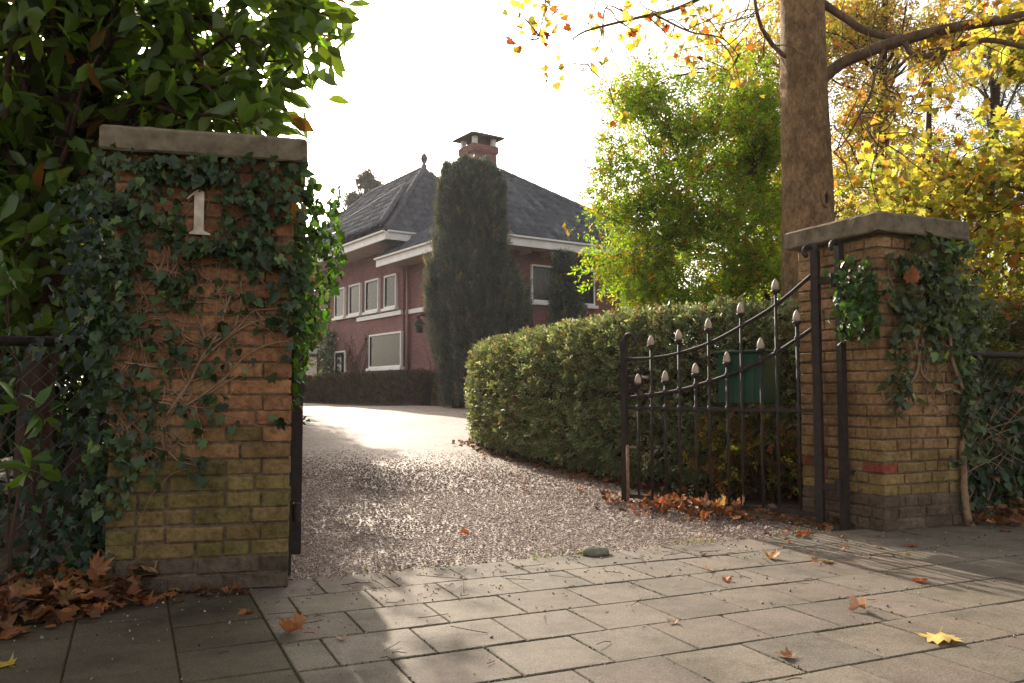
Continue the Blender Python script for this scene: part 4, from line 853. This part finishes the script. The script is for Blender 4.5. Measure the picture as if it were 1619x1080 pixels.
# chimney
cc = np.array([-1.12, 27.6, 0]) ; b = MB(); wd = .44
def ring4(z, h): return [cc + dl * a * h + dr * c * h + UP * z for a, c in ((-1, -1), (-1, 1), (1, 1), (1, -1))]
b.add([], []) if False else None
for i in range(4):
    q0_, q1_ = ring4(0, wd)[i], ring4(0, wd)[(i + 1) % 4]; d_ = q1_ - q0_; L_ = np.linalg.norm(d_); wallq(b, q0_, d_ / L_, L_, 6.2, 8.80)
for i in range(4):
    q0_, q1_ = ring4(0, wd + .05)[i], ring4(0, wd + .05)[(i + 1) % 4]; d_ = q1_ - q0_; L_ = np.linalg.norm(d_); wallq(b, q0_, d_ / L_, L_, 8.62, 8.86)
b.add(ring4(8.86, wd + .05), [(0, 1, 2, 3)], None, [(0, 0), (.9, 0), (.9, .9), (0, .9)]); ch = b.build('chimney', M_HOUSE, house)
b = MB()
for a in (-1, 1):
    for c in (-1, 1): b.cbox(cc + dl * a * (wd - .08) + dr * c * (wd - .08) + UP * 8.99, dl * .07, dr * .07, UP * .14)
b.build('cap_posts', M_BRICK, ch)
b = MB(); b.add(ring4(9.12, wd + .20) + ring4(9.17, wd + .20) + [cc + UP * 9.42], [(3, 2, 1, 0)] + [(i, (i + 1) % 4, 4 + (i + 1) % 4, 4 + i) for i in range(4)] + [(4 + i, 4 + (i + 1) % 4, 8) for i in range(4)], (.8, .65, .6)); b.build('cap', M_TERRACOTTA, ch)

def window(p, d, nrm, w_, h_, mull=0, curtain_or_reflection=M_CURTAIN, transom=False):
    """p: lower left corner on the wall; d along the wall, nrm outward"""
    f = MB(); t = .055
    for a, c, hx, hz in ((w_ / 2, t / 2, w_ / 2, t / 2), (w_ / 2, h_ - t / 2, w_ / 2, t / 2)): f.cbox(p + d * a + UP * c + nrm * .045, d * hx, nrm * .05, UP * hz)
    for a in [t / 2, w_ - t / 2] + [w_ * (i + 1) / (mull + 1) for i in range(mull)]: f.cbox(p + d * a + UP * h_ / 2 + nrm * .045, d * t / 2, nrm * .045, UP * (h_ / 2 - t))
    f.cbox(p + d * w_ / 2 - UP * .05 + nrm * .07, d * (w_ / 2 + .08), nrm * .09, UP * .045)
    fo = f.build('window', M_WHITE, house)
    sh = MB(); tt2 = .035
    for a, c_, hx, hz in ((w_ / 2, t + tt2 / 2, w_ / 2 - t, tt2 / 2), (w_ / 2, h_ - t - tt2 / 2, w_ / 2 - t, tt2 / 2), (t + tt2 / 2, h_ / 2, tt2 / 2, h_ / 2 - t - tt2), (w_ - t - tt2 / 2, h_ / 2, tt2 / 2, h_ / 2 - t - tt2)): sh.cbox(p + d * a + UP * c_ + nrm * .05, d * hx, nrm * .03, UP * hz)
    sh.build('sash', M_DOOR, fo)
    c = MB(); m = max(12, int(w_ / .035)); v = []
    for i in range(m + 1):
        a = t + (w_ - 2 * t) * i / m; v += [p + d * a + UP * t + nrm * (.016 + .008 * math.sin(i * 1.35)), p + d * a + UP * (h_ - t) + nrm * (.016 + .008 * math.sin(i * 1.35))]
    c.add(v, [(2 * i, 2 * i + 2, 2 * i + 3, 2 * i + 1) for i in range(m)]); c.build('curtain_or_reflection', curtain_or_reflection, fo, True)  # curtain sheet; on the right facade it carries the painted reflections
    g = MB(); g.cbox(p + d * w_ / 2 + UP * h_ / 2 + nrm * .045, d * (w_ / 2 - t), nrm * .004, UP * (h_ / 2 - t)); g.build('pane', M_GLASS, fo)
def hl_t(px, o=0): r = ray(px, 620); k_ = r[0] / r[1]; p = W0 - dr * o; return (k_ * p[1] - p[0]) / (dl[0] - k_ * dl[1])
def hr_t(px): r = ray(px, 620); k_ = r[0] / r[1]; return (k_ * W0[1] - W0[0]) / (dr[0] - k_ * dr[1])
M_DIM = noisy('dim_curtain', (.05, .055, .055), (.16, .17, .16), 3, .9, 0, warp=(10, 10, .3))
M_REFLECT = noisy('tree_reflection', (.05, .03, .018), (.20, .12, .07), 5, .8, 0, warp=(3, 3, 1.2))  # brown mottling painted as the trees mirrored in the right facade panes
for x0, x1 in ((530, 546), (553, 571), (579, 600), (609, 628)):
    t1, t0 = hl_t(x0, .16), hl_t(x1, .16); window(HL(t1, 3.58, .16), -dl, -dr, t1 - t0, 1.12, 0, M_DIM)
t1, t0 = hl_t(586, .16), hl_t(637, .16); window(HL(t1, 1.58, .16), -dl, -dr, t1 - t0, 1.17, 0)
t1, t0 = hl_t(531.5, .16), hl_t(548, .16); window(HL(t1, 1.28, .16), -dl, -dr, t1 - t0, 1.02, 0, M_DIM)
for x0, x1 in ((838, 874), (912, 939), (985, 1015)):
    t0, t1 = hr_t(x0), hr_t(x1); window(HR(t0, 3.42), dr, -dl, t1 - t0, 1.1 if x0 < 900 else 1.1, 0, M_REFLECT)
# downpipes
for t, o, z1 in ((4.45, .10, 5.0), (hl_t(521, .16), .26, 5.5)):
    b = MB(); b.tube([HL(t, .4, o), HL(t, z1, o)], .045, 8); b.build('downpipe', M_PIPE, house, True)
# porch: canopy, door, round window
tp = hl_t(494, .16)
b = MB(); b.cbox(HL(tp, 2.36, .75), dl * 1.15, dr * .62, UP * .11, None, .02); pc = b.build('porch_canopy', M_WHITE, house)
b = MB(); b.cbox(HL(tp, 1.25, .19), dl * .62, dr * .03, UP * .95); dd = b.build('door', M_DOOR, house)
b = MB(); b.lathe(HL(tp - .45, 1.25, .24), [(.03, 0), (.035, .03), (.02, .05)], 8, None, -dr); b.build('handle', M_FINIAL, dd)
b = MB()
for a in (-.95, .95): b.cbox(HL(tp + a, 1.3, 1.2), dl * .07, dr * .07, UP * .95)
b.build('porch_posts', M_PIPE, house)
b = MB(); arc = [HL(tp + .55 * math.cos(a), 2.62 + .55 * math.sin(a), .22) for a in np.linspace(0, math.pi, 14)]; b.tube(arc, .05, 6); b.build('fanlight_arch', M_PIPE, house)
b = MB(); fan = [HL(tp + .5 * math.cos(a), 2.62 + .5 * math.sin(a), .20) for a in np.linspace(0, math.pi, 14)]; b.add(fan, [tuple(range(14))]); b.build('fanlight', M_DARK, house)

# lantern on a bracket beside the yew
tl_ = hl_t(663, .6); lp = HL(tl_, 0, 0)
ln = empty('wall_lantern', HL(tl_, 3.0), 'black lantern hanging from a scrolled wall bracket beside the big yew', 'lantern')
b = MB(); b.tube([HL(tl_ - .5, 2.75, .03), HL(tl_ - .15, 3.05, .35), HL(tl_, 3.1, .55), HL(tl_ + .05, 3.0, .68)], .03, 6); b.tube([HL(tl_ - .5, 3.1, .03), HL(tl_, 3.13, .55)], .022, 6); b.build('bracket', M_IRON, ln)
b = MB(); b.lathe(HL(tl_, 2.55, .62), [(.10, 0), (.12, .03), (.13, .22), (.20, .24), (.20, .28), (.07, .40), (.02, .46)], 8); b.build('lamp', M_IRON, ln)
# wall climbers
cl = empty('wall_ivy', HL(hl_t(523, .16), .4, .3), 'bushy variegated ivy column growing up the house wall next to the porch', 'ivy')
k = 1500; t0 = hl_t(522, .16); P = np.array([HL(t0 + rng.normal(0, .32), .4 + rng.random() * 2.75, .2 + abs(rng.normal(0, .16))) for _ in range(k)])
ivy_leaves('leaves', P, np.repeat((-dr)[None], k, 0), rng.uniform(.08, .16, k), colours(k, (.075, .10, .045), .4, .1, [(.26, .27, .20)], .25), cl)
b = MB(); b.tube(bez([HL(t0, .3, .2), HL(t0 + .1, 1.3, .2), HL(t0 - .1, 2.3, .2), HL(t0, 3.0, .2)], 12), .04, 6); b.build('stems', M_STEM, cl)
cl = empty('wall_creeper', HL(hl_t(560, .16), .4, .2), 'nearly bare reddish creeper fanned over the house wall beside the curtained window', 'creeper')
b = MB(); t0 = hl_t(561, .16); twp = []
for i in range(46):
    a, h, an = t0 + rng.normal(0, .1), .4, rng.normal(math.pi / 2, .32); pts = []
    for q in range(rng.integers(10, 26)): pts.append(HL(a, h, .18 + .03 * rng.random())); an += rng.normal(0, .16); a += math.cos(an) * .12; h += math.sin(an) * .12
    b.tube(pts, np.linspace(.018, .005, len(pts)), 4); twp += pts[5:]
b.build('stems', M_DARKBARK, cl)
twp = np.array(twp); k = len(twp); ivy_leaves('leaves', twp, np.repeat((-dr)[None], k, 0), rng.uniform(.05, .11, k), colours(k, (.12, .04, .025), .35, .1), cl)
cl = empty('wall_creeper', HL(2.6, .4, .1), 'dense leafless creeper twigs on the house wall under the lantern', 'creeper')
b = MB()
for i in range(14):
    b = MB(); a, h, an = 2.6 + rng.normal(0, .05), .45, rng.normal(math.pi / 2, .5); pts = []
    for q in range(rng.integers(8, 22)): pts.append(HL(a, h, .03 + .03 * rng.random())); an += rng.normal(0, .2); a += math.cos(an) * .12; h += math.sin(an) * .12
    b.tube(pts, np.linspace(.014, .004, len(pts)), 4); b.build('stem', M_DARKBARK, cl)
# low hedge before the house and green shrub at its end
hg = empty('low_hedge', HL(5, .4, 1.7), 'low brown beech hedge along the foot of the house wall', 'hedge')
n = 9000; t = rng.uniform(-.2, 10.5, n); x = rng.choice([-1, 1], n) * .28 * rng.random(n) ** .25; z = rng.random(n) ** .75; top = rng.random(n) < .3; z = np.where(top, .97 + rng.normal(0, .03, n), z); x = np.where(top, rng.uniform(-.28, .28, n), x)
P = W0[None] + dl[None] * t[:, None] - dr[None] * (1.75 + x)[:, None] + UP[None] * (GZ + z * .82)[:, None]
scatter('foliage', SPRAY_V, SPRAY_F, P, frames(unit(rng.normal(0, .7, (n, 3)) + UP), rdir(n)), rng.uniform(.10, .2, n), colours(n, (.085, .05, .026), .35, .08, [(.06, .07, .025)], .35), M_DRY, hg)
b = MB(); b.box(HL(.0, GZ - .05, 1.60), dl * 10.3, -dr * .30, UP * .70); b.build('inner_growth', M_DARKBARK, hg)
bush('rhododendron', HL(11.5, 0, 2.2) * [1, 1, 0], (.95, .8, .55), 110, 18, .2, (.03, .065, .025), 'low glossy green shrub beside the porch at the end of the beech hedge', rad=.22, mat_=M_LAUREL, tv=OVAL_V, tf=OVAL_F)

# yews
def yew(name, label, Y, prof, leads, nleaf, size, cb):
    """prof: (photo y, left x, right x) outline read at distance Y; leads: extra pointed tops"""
    zs = [at(700, p[0], Y)[2] for p in prof]; xl = [at(p[1], p[0], Y)[0] for p in prof]; xr = [at(p[2], p[0], Y)[0] for p in prof]; o = np.argsort(zs); zs, xl, xr = (np.array(q)[o] for q in (zs, xl, xr))
    cx = (xl[len(xl) // 2] + xr[len(xr) // 2]) / 2; root = empty(name, (cx, Y, float(rise(Y))), label, 'yew')
    z = zs[0] + (zs[-1] - zs[0]) * rng.random(nleaf) ** .9; a = rng.uniform(0, 2 * math.pi, nleaf); l = np.interp(z, zs, xl); r_ = np.interp(z, zs, xr); c = (l + r_) / 2; h = (r_ - l) / 2
    flute = 1 + .09 * np.sin(a * 9 + z * .6) + .05 * np.sin(a * 17 - z * 1.3 + 1) ; k = (.72 + .28 * rng.random(nleaf) ** .5) * flute
    P = np.stack([c + h * k * np.cos(a), Y + h * .9 * k * np.sin(a), z], -1)
    for (px0, py0, px1, py1, w_) in leads:
        m = int(nleaf * .05); t = rng.random(m); q0 = at(px0, py0, Y); q1 = at(px1, py1, Y); wv_ = w_ * (1 - t ** 2) ** .5
        P = np.concatenate([P, q0 + (q1 - q0) * t[:, None] + rdir(m) * wv_[:, None] * [1, 1, .3]])
    for _ in range(150):                     # upright tufts that break the outline
        zt = zs[0] + (zs[-1] - zs[0]) * rng.uniform(.10, .80); at_ = rng.uniform(0, 6.28); l, r_ = np.interp(zt, zs, xl), np.interp(zt, zs, xr); hh_ = (r_ - l) / 2
        p0 = np.array([(l + r_) / 2 + hh_ * .91 * math.cos(at_), Y + hh_ * .82 * math.sin(at_), zt]); L_ = rng.uniform(.35, .75); m = int(nleaf / 700); t = rng.random(m)
        P = np.concatenate([P, p0 + np.array([math.cos(at_) * .12, math.sin(at_) * .12, L_])[None] * t[:, None] + rdir(m) * (.07 * (1 - t) ** .5)[:, None]])
    n = len(P); out_ = np.stack([P[:, 0] - cx, P[:, 1] - Y, np.zeros(n)], -1)
    scatter('foliage', NEEDLE_V, NEEDLE_F, P, frames(unit(UP + unit(out_) * .25 + rng.normal(0, .28, (n, 3))), rdir(n)), size * rng.uniform(.6, 1.4, n), colours(n, cb, .4, .08, [(.26, .21, .11)], .10), M_NEEDLE, root)  # golden sprigs: flecks of sun put into the foliage colour
    b = MB(); zz = np.linspace(zs[0], zs[-1] - .3, 24); v = []
    for q in zz:
        l, r_ = np.interp(q, zs, xl), np.interp(q, zs, xr)
        for k_ in range(16): a_ = 2 * math.pi * k_ / 16; hh_ = (r_ - l) / 2 * .72 * (1 + .08 * math.sin(a_ * 9 + q * .6)); v.append(((l + r_) / 2 + hh_ * math.cos(a_), Y + hh_ * .9 * math.sin(a_), q))
    b.add(v, [(i * 16 + k_, i * 16 + (k_ + 1) % 16, (i + 1) * 16 + (k_ + 1) % 16, (i + 1) * 16 + k_) for i in range(23) for k_ in range(16)] + [tuple(range(15, -1, -1)), tuple(range(23 * 16, 24 * 16))]); b.build('trunk', M_DARKBARK, root)
yew('columnar_yew', 'huge dark columnar yew with ragged twin tops before the house corner', 20.3, [(645, 700, 800), (600, 697, 822), (560, 690, 836), (500, 679, 835), (455, 676, 818), (420, 688, 800), (380, 696, 792), (330, 697, 793), (300, 700, 793), (284, 712, 784), (268, 726, 768)],
    [(708, 330, 709, 268, .12), (738, 310, 739, 259, .2), (762, 310, 763, 263, .2), (780, 330, 781, 292, .15), (690, 480, 689, 430, .18), (822, 560, 826, 490, .18), (798, 500, 802, 420, .15)], 26000, .24, (.070, .088, .078))
yew('columnar_yew', 'slim dark columnar yew standing between the two upper windows', 21.6, [(640, 870, 926), (560, 872, 922), (500, 876, 917), (450, 878, 912), (420, 879, 907), (408, 882, 900)], [(886, 435, 885, 408, .12), (899, 445, 900, 418, .11)], 7000, .22, (.065, .084, .072))
# conifer beyond the roof
ct = at(578, 330, 44); tree('conifer', ct * [1, 1, 0] + UP * .4, np.array([ct[0], 44, at(578, 270, 44)[2]]), .25, [(at(580, 285, 44), (.55, .5, .45)), (at(560, 318, 44), (.45, .5, .5)), (at(597, 300, 44), (.3, .4, .35)), (at(580, 325, 44), (.9, .6, .5))], 130, 16, .26, .30, (.10, .11, .085), 'open grey green conifer showing above the left end of the roof', mat_=M_NEEDLE, group=None)

# ------------------------------------------------------------------ low autumn haze in the air
HAZE = .0005
b = MB(); b.box((-90, -25, -1.5), (180, 0, 0), (0, 115, 0), (0, 0, 16)); hz = tag(b.build('haze', None), kind='stuff')
hm = bpy.data.materials.new('haze'); hm.use_nodes = True; t = hm.node_tree; t.nodes.remove(t.nodes['Principled BSDF']); pv = t.nodes.new('ShaderNodeVolumePrincipled')
pv.inputs['Color'].default_value = (.92, .93, 1, 1); pv.inputs['Density'].default_value = HAZE; pv.inputs['Anisotropy'].default_value = .45
t.links.new(pv.outputs[0], t.nodes['Material Output'].inputs['Volume']); hz.data.materials.append(hm)

# ------------------------------------------------------------------ fallen leaves
def crumple(seed, curl):
    r = np.random.default_rng(seed); o = MAPLE_FLAT_V[1:, :2]; c0 = np.array([0, .38]); m = len(o); xy = np.concatenate([c0[None], c0 + (o - c0) * .5, c0 + (o - c0)]); x, y = xy[:, 0], xy[:, 1]
    z = curl * (r.uniform(.5, 1.3) * x * x + r.uniform(-.3, .8) * (y - .4) ** 2 + .07 * np.sin(8 * x + r.uniform(0, 6)) + .07 * np.sin(7 * y + r.uniform(0, 6)))
    return np.stack([x * (1 - .35 * curl * abs(x)), y, z], -1), [(0, 1 + (i + 1) % m, 1 + i) for i in range(m)] + [(1 + i, 1 + (i + 1) % m, 1 + m + (i + 1) % m, 1 + m + i) for i in range(m)]
DRYP = [(.30, .14, .065), (.23, .10, .048), (.38, .20, .095), (.15, .07, .04), (.33, .125, .045)]
def litter(name, P, S, label=None, bright=1.0, stand=.24):
    n = len(P); D = unit(rng.normal(0, 1, (n, 3)) * [1, 1, stand]); N = unit(UP + rng.normal(0, stand, (n, 3)))
    C = np.array(DRYP)[rng.integers(0, 5, n)] * rng.uniform(.45, 1.3, (n, 1)) * rng.normal(1, .06, (n, 3)) * bright
    tv, tf = crumple(int(rng.integers(1, 999)), 1.5); S3 = np.asarray(S)[:, None] * np.stack([rng.uniform(.5, 1, n), rng.uniform(.7, 1, n), rng.uniform(-.9, 1.0, n)], -1)
    return tag(scatter(name, tv, tf, P, frames(D, N), S3, C, M_DRY), kind='stuff')
def heap(n, fn, hmax):
    P = []
    while len(P) < n:
        p, w_ = fn()
        if rng.random() < w_: P.append(p + UP * (.006 + hmax * w_ * rng.random()))
    return np.array(P)
def fl_():
    s, t = rng.uniform(-1.2, .06), rng.uniform(2.75, 3.55); e = 2.93 + max(0, (s + .35)) * .75; w_ = np.clip((t - e) / .22, 0, 1); return ST(s, t), w_ ** .7
litter('leaf_litter', heap(900, fl_, .10), rng.uniform(.05, .115, 900), bright=.85)
def f2():
    a, n_ = rng.uniform(-.1, .62), rng.exponential(.05); return lo + lu * a - lv * (.02 + n_), np.clip(1.0 - a / .55, .05, 1) * math.exp(-n_ / .08)
litter('leaf_litter', heap(60, f2, .03), rng.uniform(.05, .09, 60), bright=.8)
def f3():
    q = rng.uniform(-.1, 1.5); n_ = rng.normal(.05, .16); return gl(q, n_, 0), math.exp(-(n_ / .25) ** 2) * (1 if q > .25 else .6)
P = heap(330, f3, .05); P[:, 2] += rise(P[:, 1]); P = P[:170]; litter('leaf_litter', P, rng.uniform(.05, .10, 170), bright=1.0)
P = np.array([gl(rng.normal(.72, .22), -sgn * abs(rng.normal(.03, .08)), .01 + .07 * rng.random()) for _ in range(85)]); litter('leaf_litter', P, rng.uniform(.06, .11, 85), bright=1.3, stand=.6)
def f4():
    a, n_ = rng.uniform(.5, 3.2), rng.normal(.0, .22); return ro + ru * a - rv * (.02 + n_), np.clip((a - .45) / .3, 0, 1) * math.exp(-(n_ / .28) ** 2)
litter('leaf_litter', heap(520, f4, .09), rng.uniform(.05, .11, 520), bright=.75)
def f5():
    p = hp[rng.integers(0, 50)]; i = np.argmin(np.linalg.norm(hp - p, axis=1)); o_ = rng.normal(.5, .1); q = hp[i] + hn_[i] * -o_ * (1 if np.dot(hn_[i], [-1, 0, 0]) < 0 else -1); return q + UP * float(rise(q[1])), .8
litter('leaf_litter', heap(420, f5, .02), rng.uniform(.04, .09, 420), bright=.85)
n = 1100; x = rng.uniform(2.2, 6.5, n); y = rng.uniform(5.2, 9, n); litter('leaf_litter', np.stack([x, y, rise(y) + .01], -1), rng.uniform(.06, .11, n))
n = 130; y = rng.uniform(3.7, 9, n); x = np.interp(y, DR_Y, DR_R) - rng.exponential(.35, n) - .02; litter('leaf_litter', np.stack([x, y, rise(y) + .012], -1), rng.uniform(.025, .07, n), bright=1.0)

def leaf(pos, size, rot, col, label, curl=1.0, tilt=0., roll=0., group=None, name='fallen_leaf'):
    o = MAPLE_FLAT_V[1:, :2]; c0 = np.array([0, .38]); m = len(o); pts = [c0[None]] + [c0 + (o - c0) * k for k in (.35, .7, 1.0)]; xy = np.concatenate(pts); x, y = xy[:, 0] * .92, xy[:, 1]
    a1, a2, p1, p2 = rng.uniform(.5, 1.1), rng.uniform(-.2, .7), rng.uniform(0, 6), rng.uniform(0, 6)
    z = curl * (a1 * x * x * (1.2 if rng.random() < .7 else .5) + a2 * (y - .4) ** 2 * .8 + .045 * np.sin(9 * x + p1) + .045 * np.sin(8 * y + p2) + .03 * np.sin(14 * x * y + p1))
    v = np.stack([x * (1 - .22 * curl * np.abs(x)), y, z], -1) * size; f = [(0, 1 + (i + 1) % m, 1 + i) for i in range(m)]
    for r_ in (0, 1): f += [(1 + r_ * m + i, 1 + r_ * m + (i + 1) % m, 1 + (r_ + 1) * m + (i + 1) % m, 1 + (r_ + 1) * m + i) for i in range(m)]
    m3 = np.array((Matrix.Rotation(rot, 3, 'Z') @ Matrix.Rotation(tilt, 3, 'X') @ Matrix.Rotation(roll, 3, 'Y')))
    v = v @ m3.T; v[:, 2] -= v[:, 2].min() * (name == 'fallen_leaf'); b = MB(); m = m3; cv = np.array(col) * (1 + rng.normal(0, .13, (len(v), 1))); b.add(v + np.asarray(pos) + UP * .002, f, cv)
    st = np.array([[0, 0, 0], [.03, -.15, .03], [.0, -.38, .05]]) * size @ m.T + np.asarray(pos) + UP * .004; b.tube(bez(st, 6), .0012, 4, np.array(col) * .8)
    o = b.build(name, M_DRY, None, True); tag(o, label, 'leaf'); return o
LV = [((480, 1003), .115, 1.2, (.30, .13, .055), 'large curled brown leaf lying alone on the paving before the orange pillar', 1.7),
      ((1228, 886), .10, .3, (.46, .25, .09), 'pale orange leaf on the paving at the edge of the gate shadow', 1.5),
      ((1368, 964), .085, 1.9, (.38, .24, .17), 'pale folded leaf like a boat on the sunlit slabs', 1.9),
      ((1488, 1005), .155, 2.6, (.60, .45, .14), 'big yellow and white leaf in the sun, nearest the camera', .8),
      ((1256, 1043), .07, .8, (.30, .16, .09), 'small brown crumpled leaf on a slab joint near the camera', 1.2),
      ((1462, 920), .075, 2.2, (.42, .11, .035), 'small red orange leaf inside the gate shadow stripes', 1.6),
      ((1155, 921), .055, .5, (.42, .12, .035), 'tiny bright orange leaf on the sunny slabs beyond the stone', 1.3),
      ((1318, 889), .075, 1.5, (.32, .26, .10), 'greenish buff leaf on the thin shadow stripes', 1.2),
      ((1282, 850), .10, .9, (.36, .12, .04), 'rust coloured leaf in the shade in front of the gate hinge', 1.5),
      ((1437, 862), .09, 2.9, (.24, .10, .045), 'flat brown leaf in the shade before the brown pillar', 1.0),
      ((1310, 890), .05, 2.0, (.30, .14, .06), 'small brown leaf touching the greenish buff leaf', 1.3),
      ((742, 845), .07, 1.4, (.36, .10, .045), 'reddish leaf lying on the shaded gravel', 1.4),
      ((905, 757), .085, .6, (.40, .15, .05), 'orange leaf on the gravel close to the hedge foot', 1.2),
      ((922, 776), .07, 2.1, (.36, .12, .05), 'small orange leaf on the gravel short of the gate end', 1.2),
      ((1066, 984), .05, 2.7, (.46, .36, .27), 'tiny pale leaf on the middle of a sunny slab', 1.1),
      ((14, 1056), .09, 1.0, (.40, .28, .05), 'yellow leaf apart from the brown pile, nearest the fence corner', 1.2),
      ((541, 1014), .045, .4, (.36, .26, .18), 'tiny pale leaf beside the large curled brown leaf', 1.2),
      ((400, 968), .07, 2.4, (.28, .12, .05), 'thin brown leaf on the joint before the orange pillar', 1.1),
      ((482, 862), .06, 1.1, (.42, .26, .17), 'pale leaf on the gravel at the foot of the edge on gate', 1.3),
      ((1330, 848), .075, 2.8, (.34, .13, .05), 'brown leaf against the base of the brown pillar', 1.5),
      ((1127, 903), .05, 1.8, (.40, .28, .18), 'tiny buff leaf in line with the mossy stone', 1.1),
      ((355, 945), .085, .2, (.32, .14, .06), 'upright curled leaf leaning at the foot of the orange pillar', 2.0)]
for (px, py), s_, ro_, c_, lab, cu in LV: leaf(ground(px, py), s_ * .88, ro_, c_, lab, cu * .8)
leaf(Rf(.14, 1.33, .10), .11, 2.8, (.34, .12, .05), 'rust red leaf caught in the ivy high on the brown pillar', 1.3, 1.2, .2, name='caught_leaf')
leaf(lo + lu * .66 + UP * 1.40 - lv * .03, .11, 2.9, (.44, .22, .04), 'orange leaf caught in the ivy at the edge of the orange pillar', 1.3, 1.2, .2, name='caught_leaf')
leaf(at(150, 915, 3.05), .10, .4, (.36, .17, .08), 'tan leaf standing on edge in the ivy above the leaf pile', 1.6, 1.1, .5, name='caught_leaf')
leaf(at(897, 375, 5.6), .11, .9, (.62, .46, .06), 'bright yellow leaf drifting down in front of the villa roof', 1.0, 1.2, .4, name='falling_leaf')
# mossy stone at the edge of the gravel
p = ground(941, 876); b = MB(); n = 14; v = []
for zz, k in ((0, .9), (.012, 1), (.026, .86), (.034, .5), (.036, .15)):
    for i in range(n): a = 2 * math.pi * i / n; v.append(p + U * .072 * k * math.cos(a) * (1 + rng.normal(0, .04)) + V * .05 * k * math.sin(a) * (1 + rng.normal(0, .04)) + UP * zz * (1 + rng.normal(0, .06)))
b.add(v, [(i * n + k, i * n + (k + 1) % n, (i + 1) * n + (k + 1) % n, (i + 1) * n + k) for i in range(4) for k in range(n)] + [tuple(range(4 * n, 5 * n))]); tag(b.build('stone', M_STONE, None, True), 'flat rounded mossy stone where the gravel meets the slabs', 'stone')
# weeds at the pillar foot and along the gravel edge
P = np.concatenate([np.array([lo + lu * (LS + abs(rng.normal(.02, .03))) + lv * rng.uniform(-.04, .4) for _ in range(160)]), np.array([ST(rng.uniform(.6, 3.4), 3.47 + rng.normal(.01, .02)) for _ in range(260)]), np.array([ro - ru * abs(rng.normal(.02, .02)) + rv * rng.uniform(0, .5) for _ in range(90)]), np.array([gl(0, 0, 0) + rng.normal(0, .06, 3) * [1, 1, 0] for _ in range(60)])])
keep = (np.sin(P[:, 0] * 9) + rng.normal(0, .5, len(P))) > .1; P = P[keep]; n = len(P)
tag(scatter('weeds', [(0, 0, 0), (-.06, .4, .02), (0, 1, -.15), (.06, .4, .02)], [(0, 2, 1), (0, 3, 2)], P - UP * .005, frames(unit(UP + rng.normal(0, .6, (n, 3)) * [1, 1, 0]), rdir(n)), rng.uniform(.012, .045, n), colours(n, (.10, .14, .03), .3, .1, [(.20, .17, .07)], .3), M_LEAF), kind='stuff')
# twigs and crumbs on the paving
b = MB()
for i in range(150):
    p = ST(rng.uniform(.0, 2.6), 3.5 - rng.exponential(.5)) + UP * .004; a = rng.uniform(0, 6.3); L = rng.exponential(.022) + .008; d = np.array([math.cos(a), math.sin(a), .1]); b.tube([p, p + d * L + rng.normal(0, .004, 3), p + d * L * 1.8], .0011, 4)
tag(b.build('twig_debris', M_DARKBARK), kind='stuff')
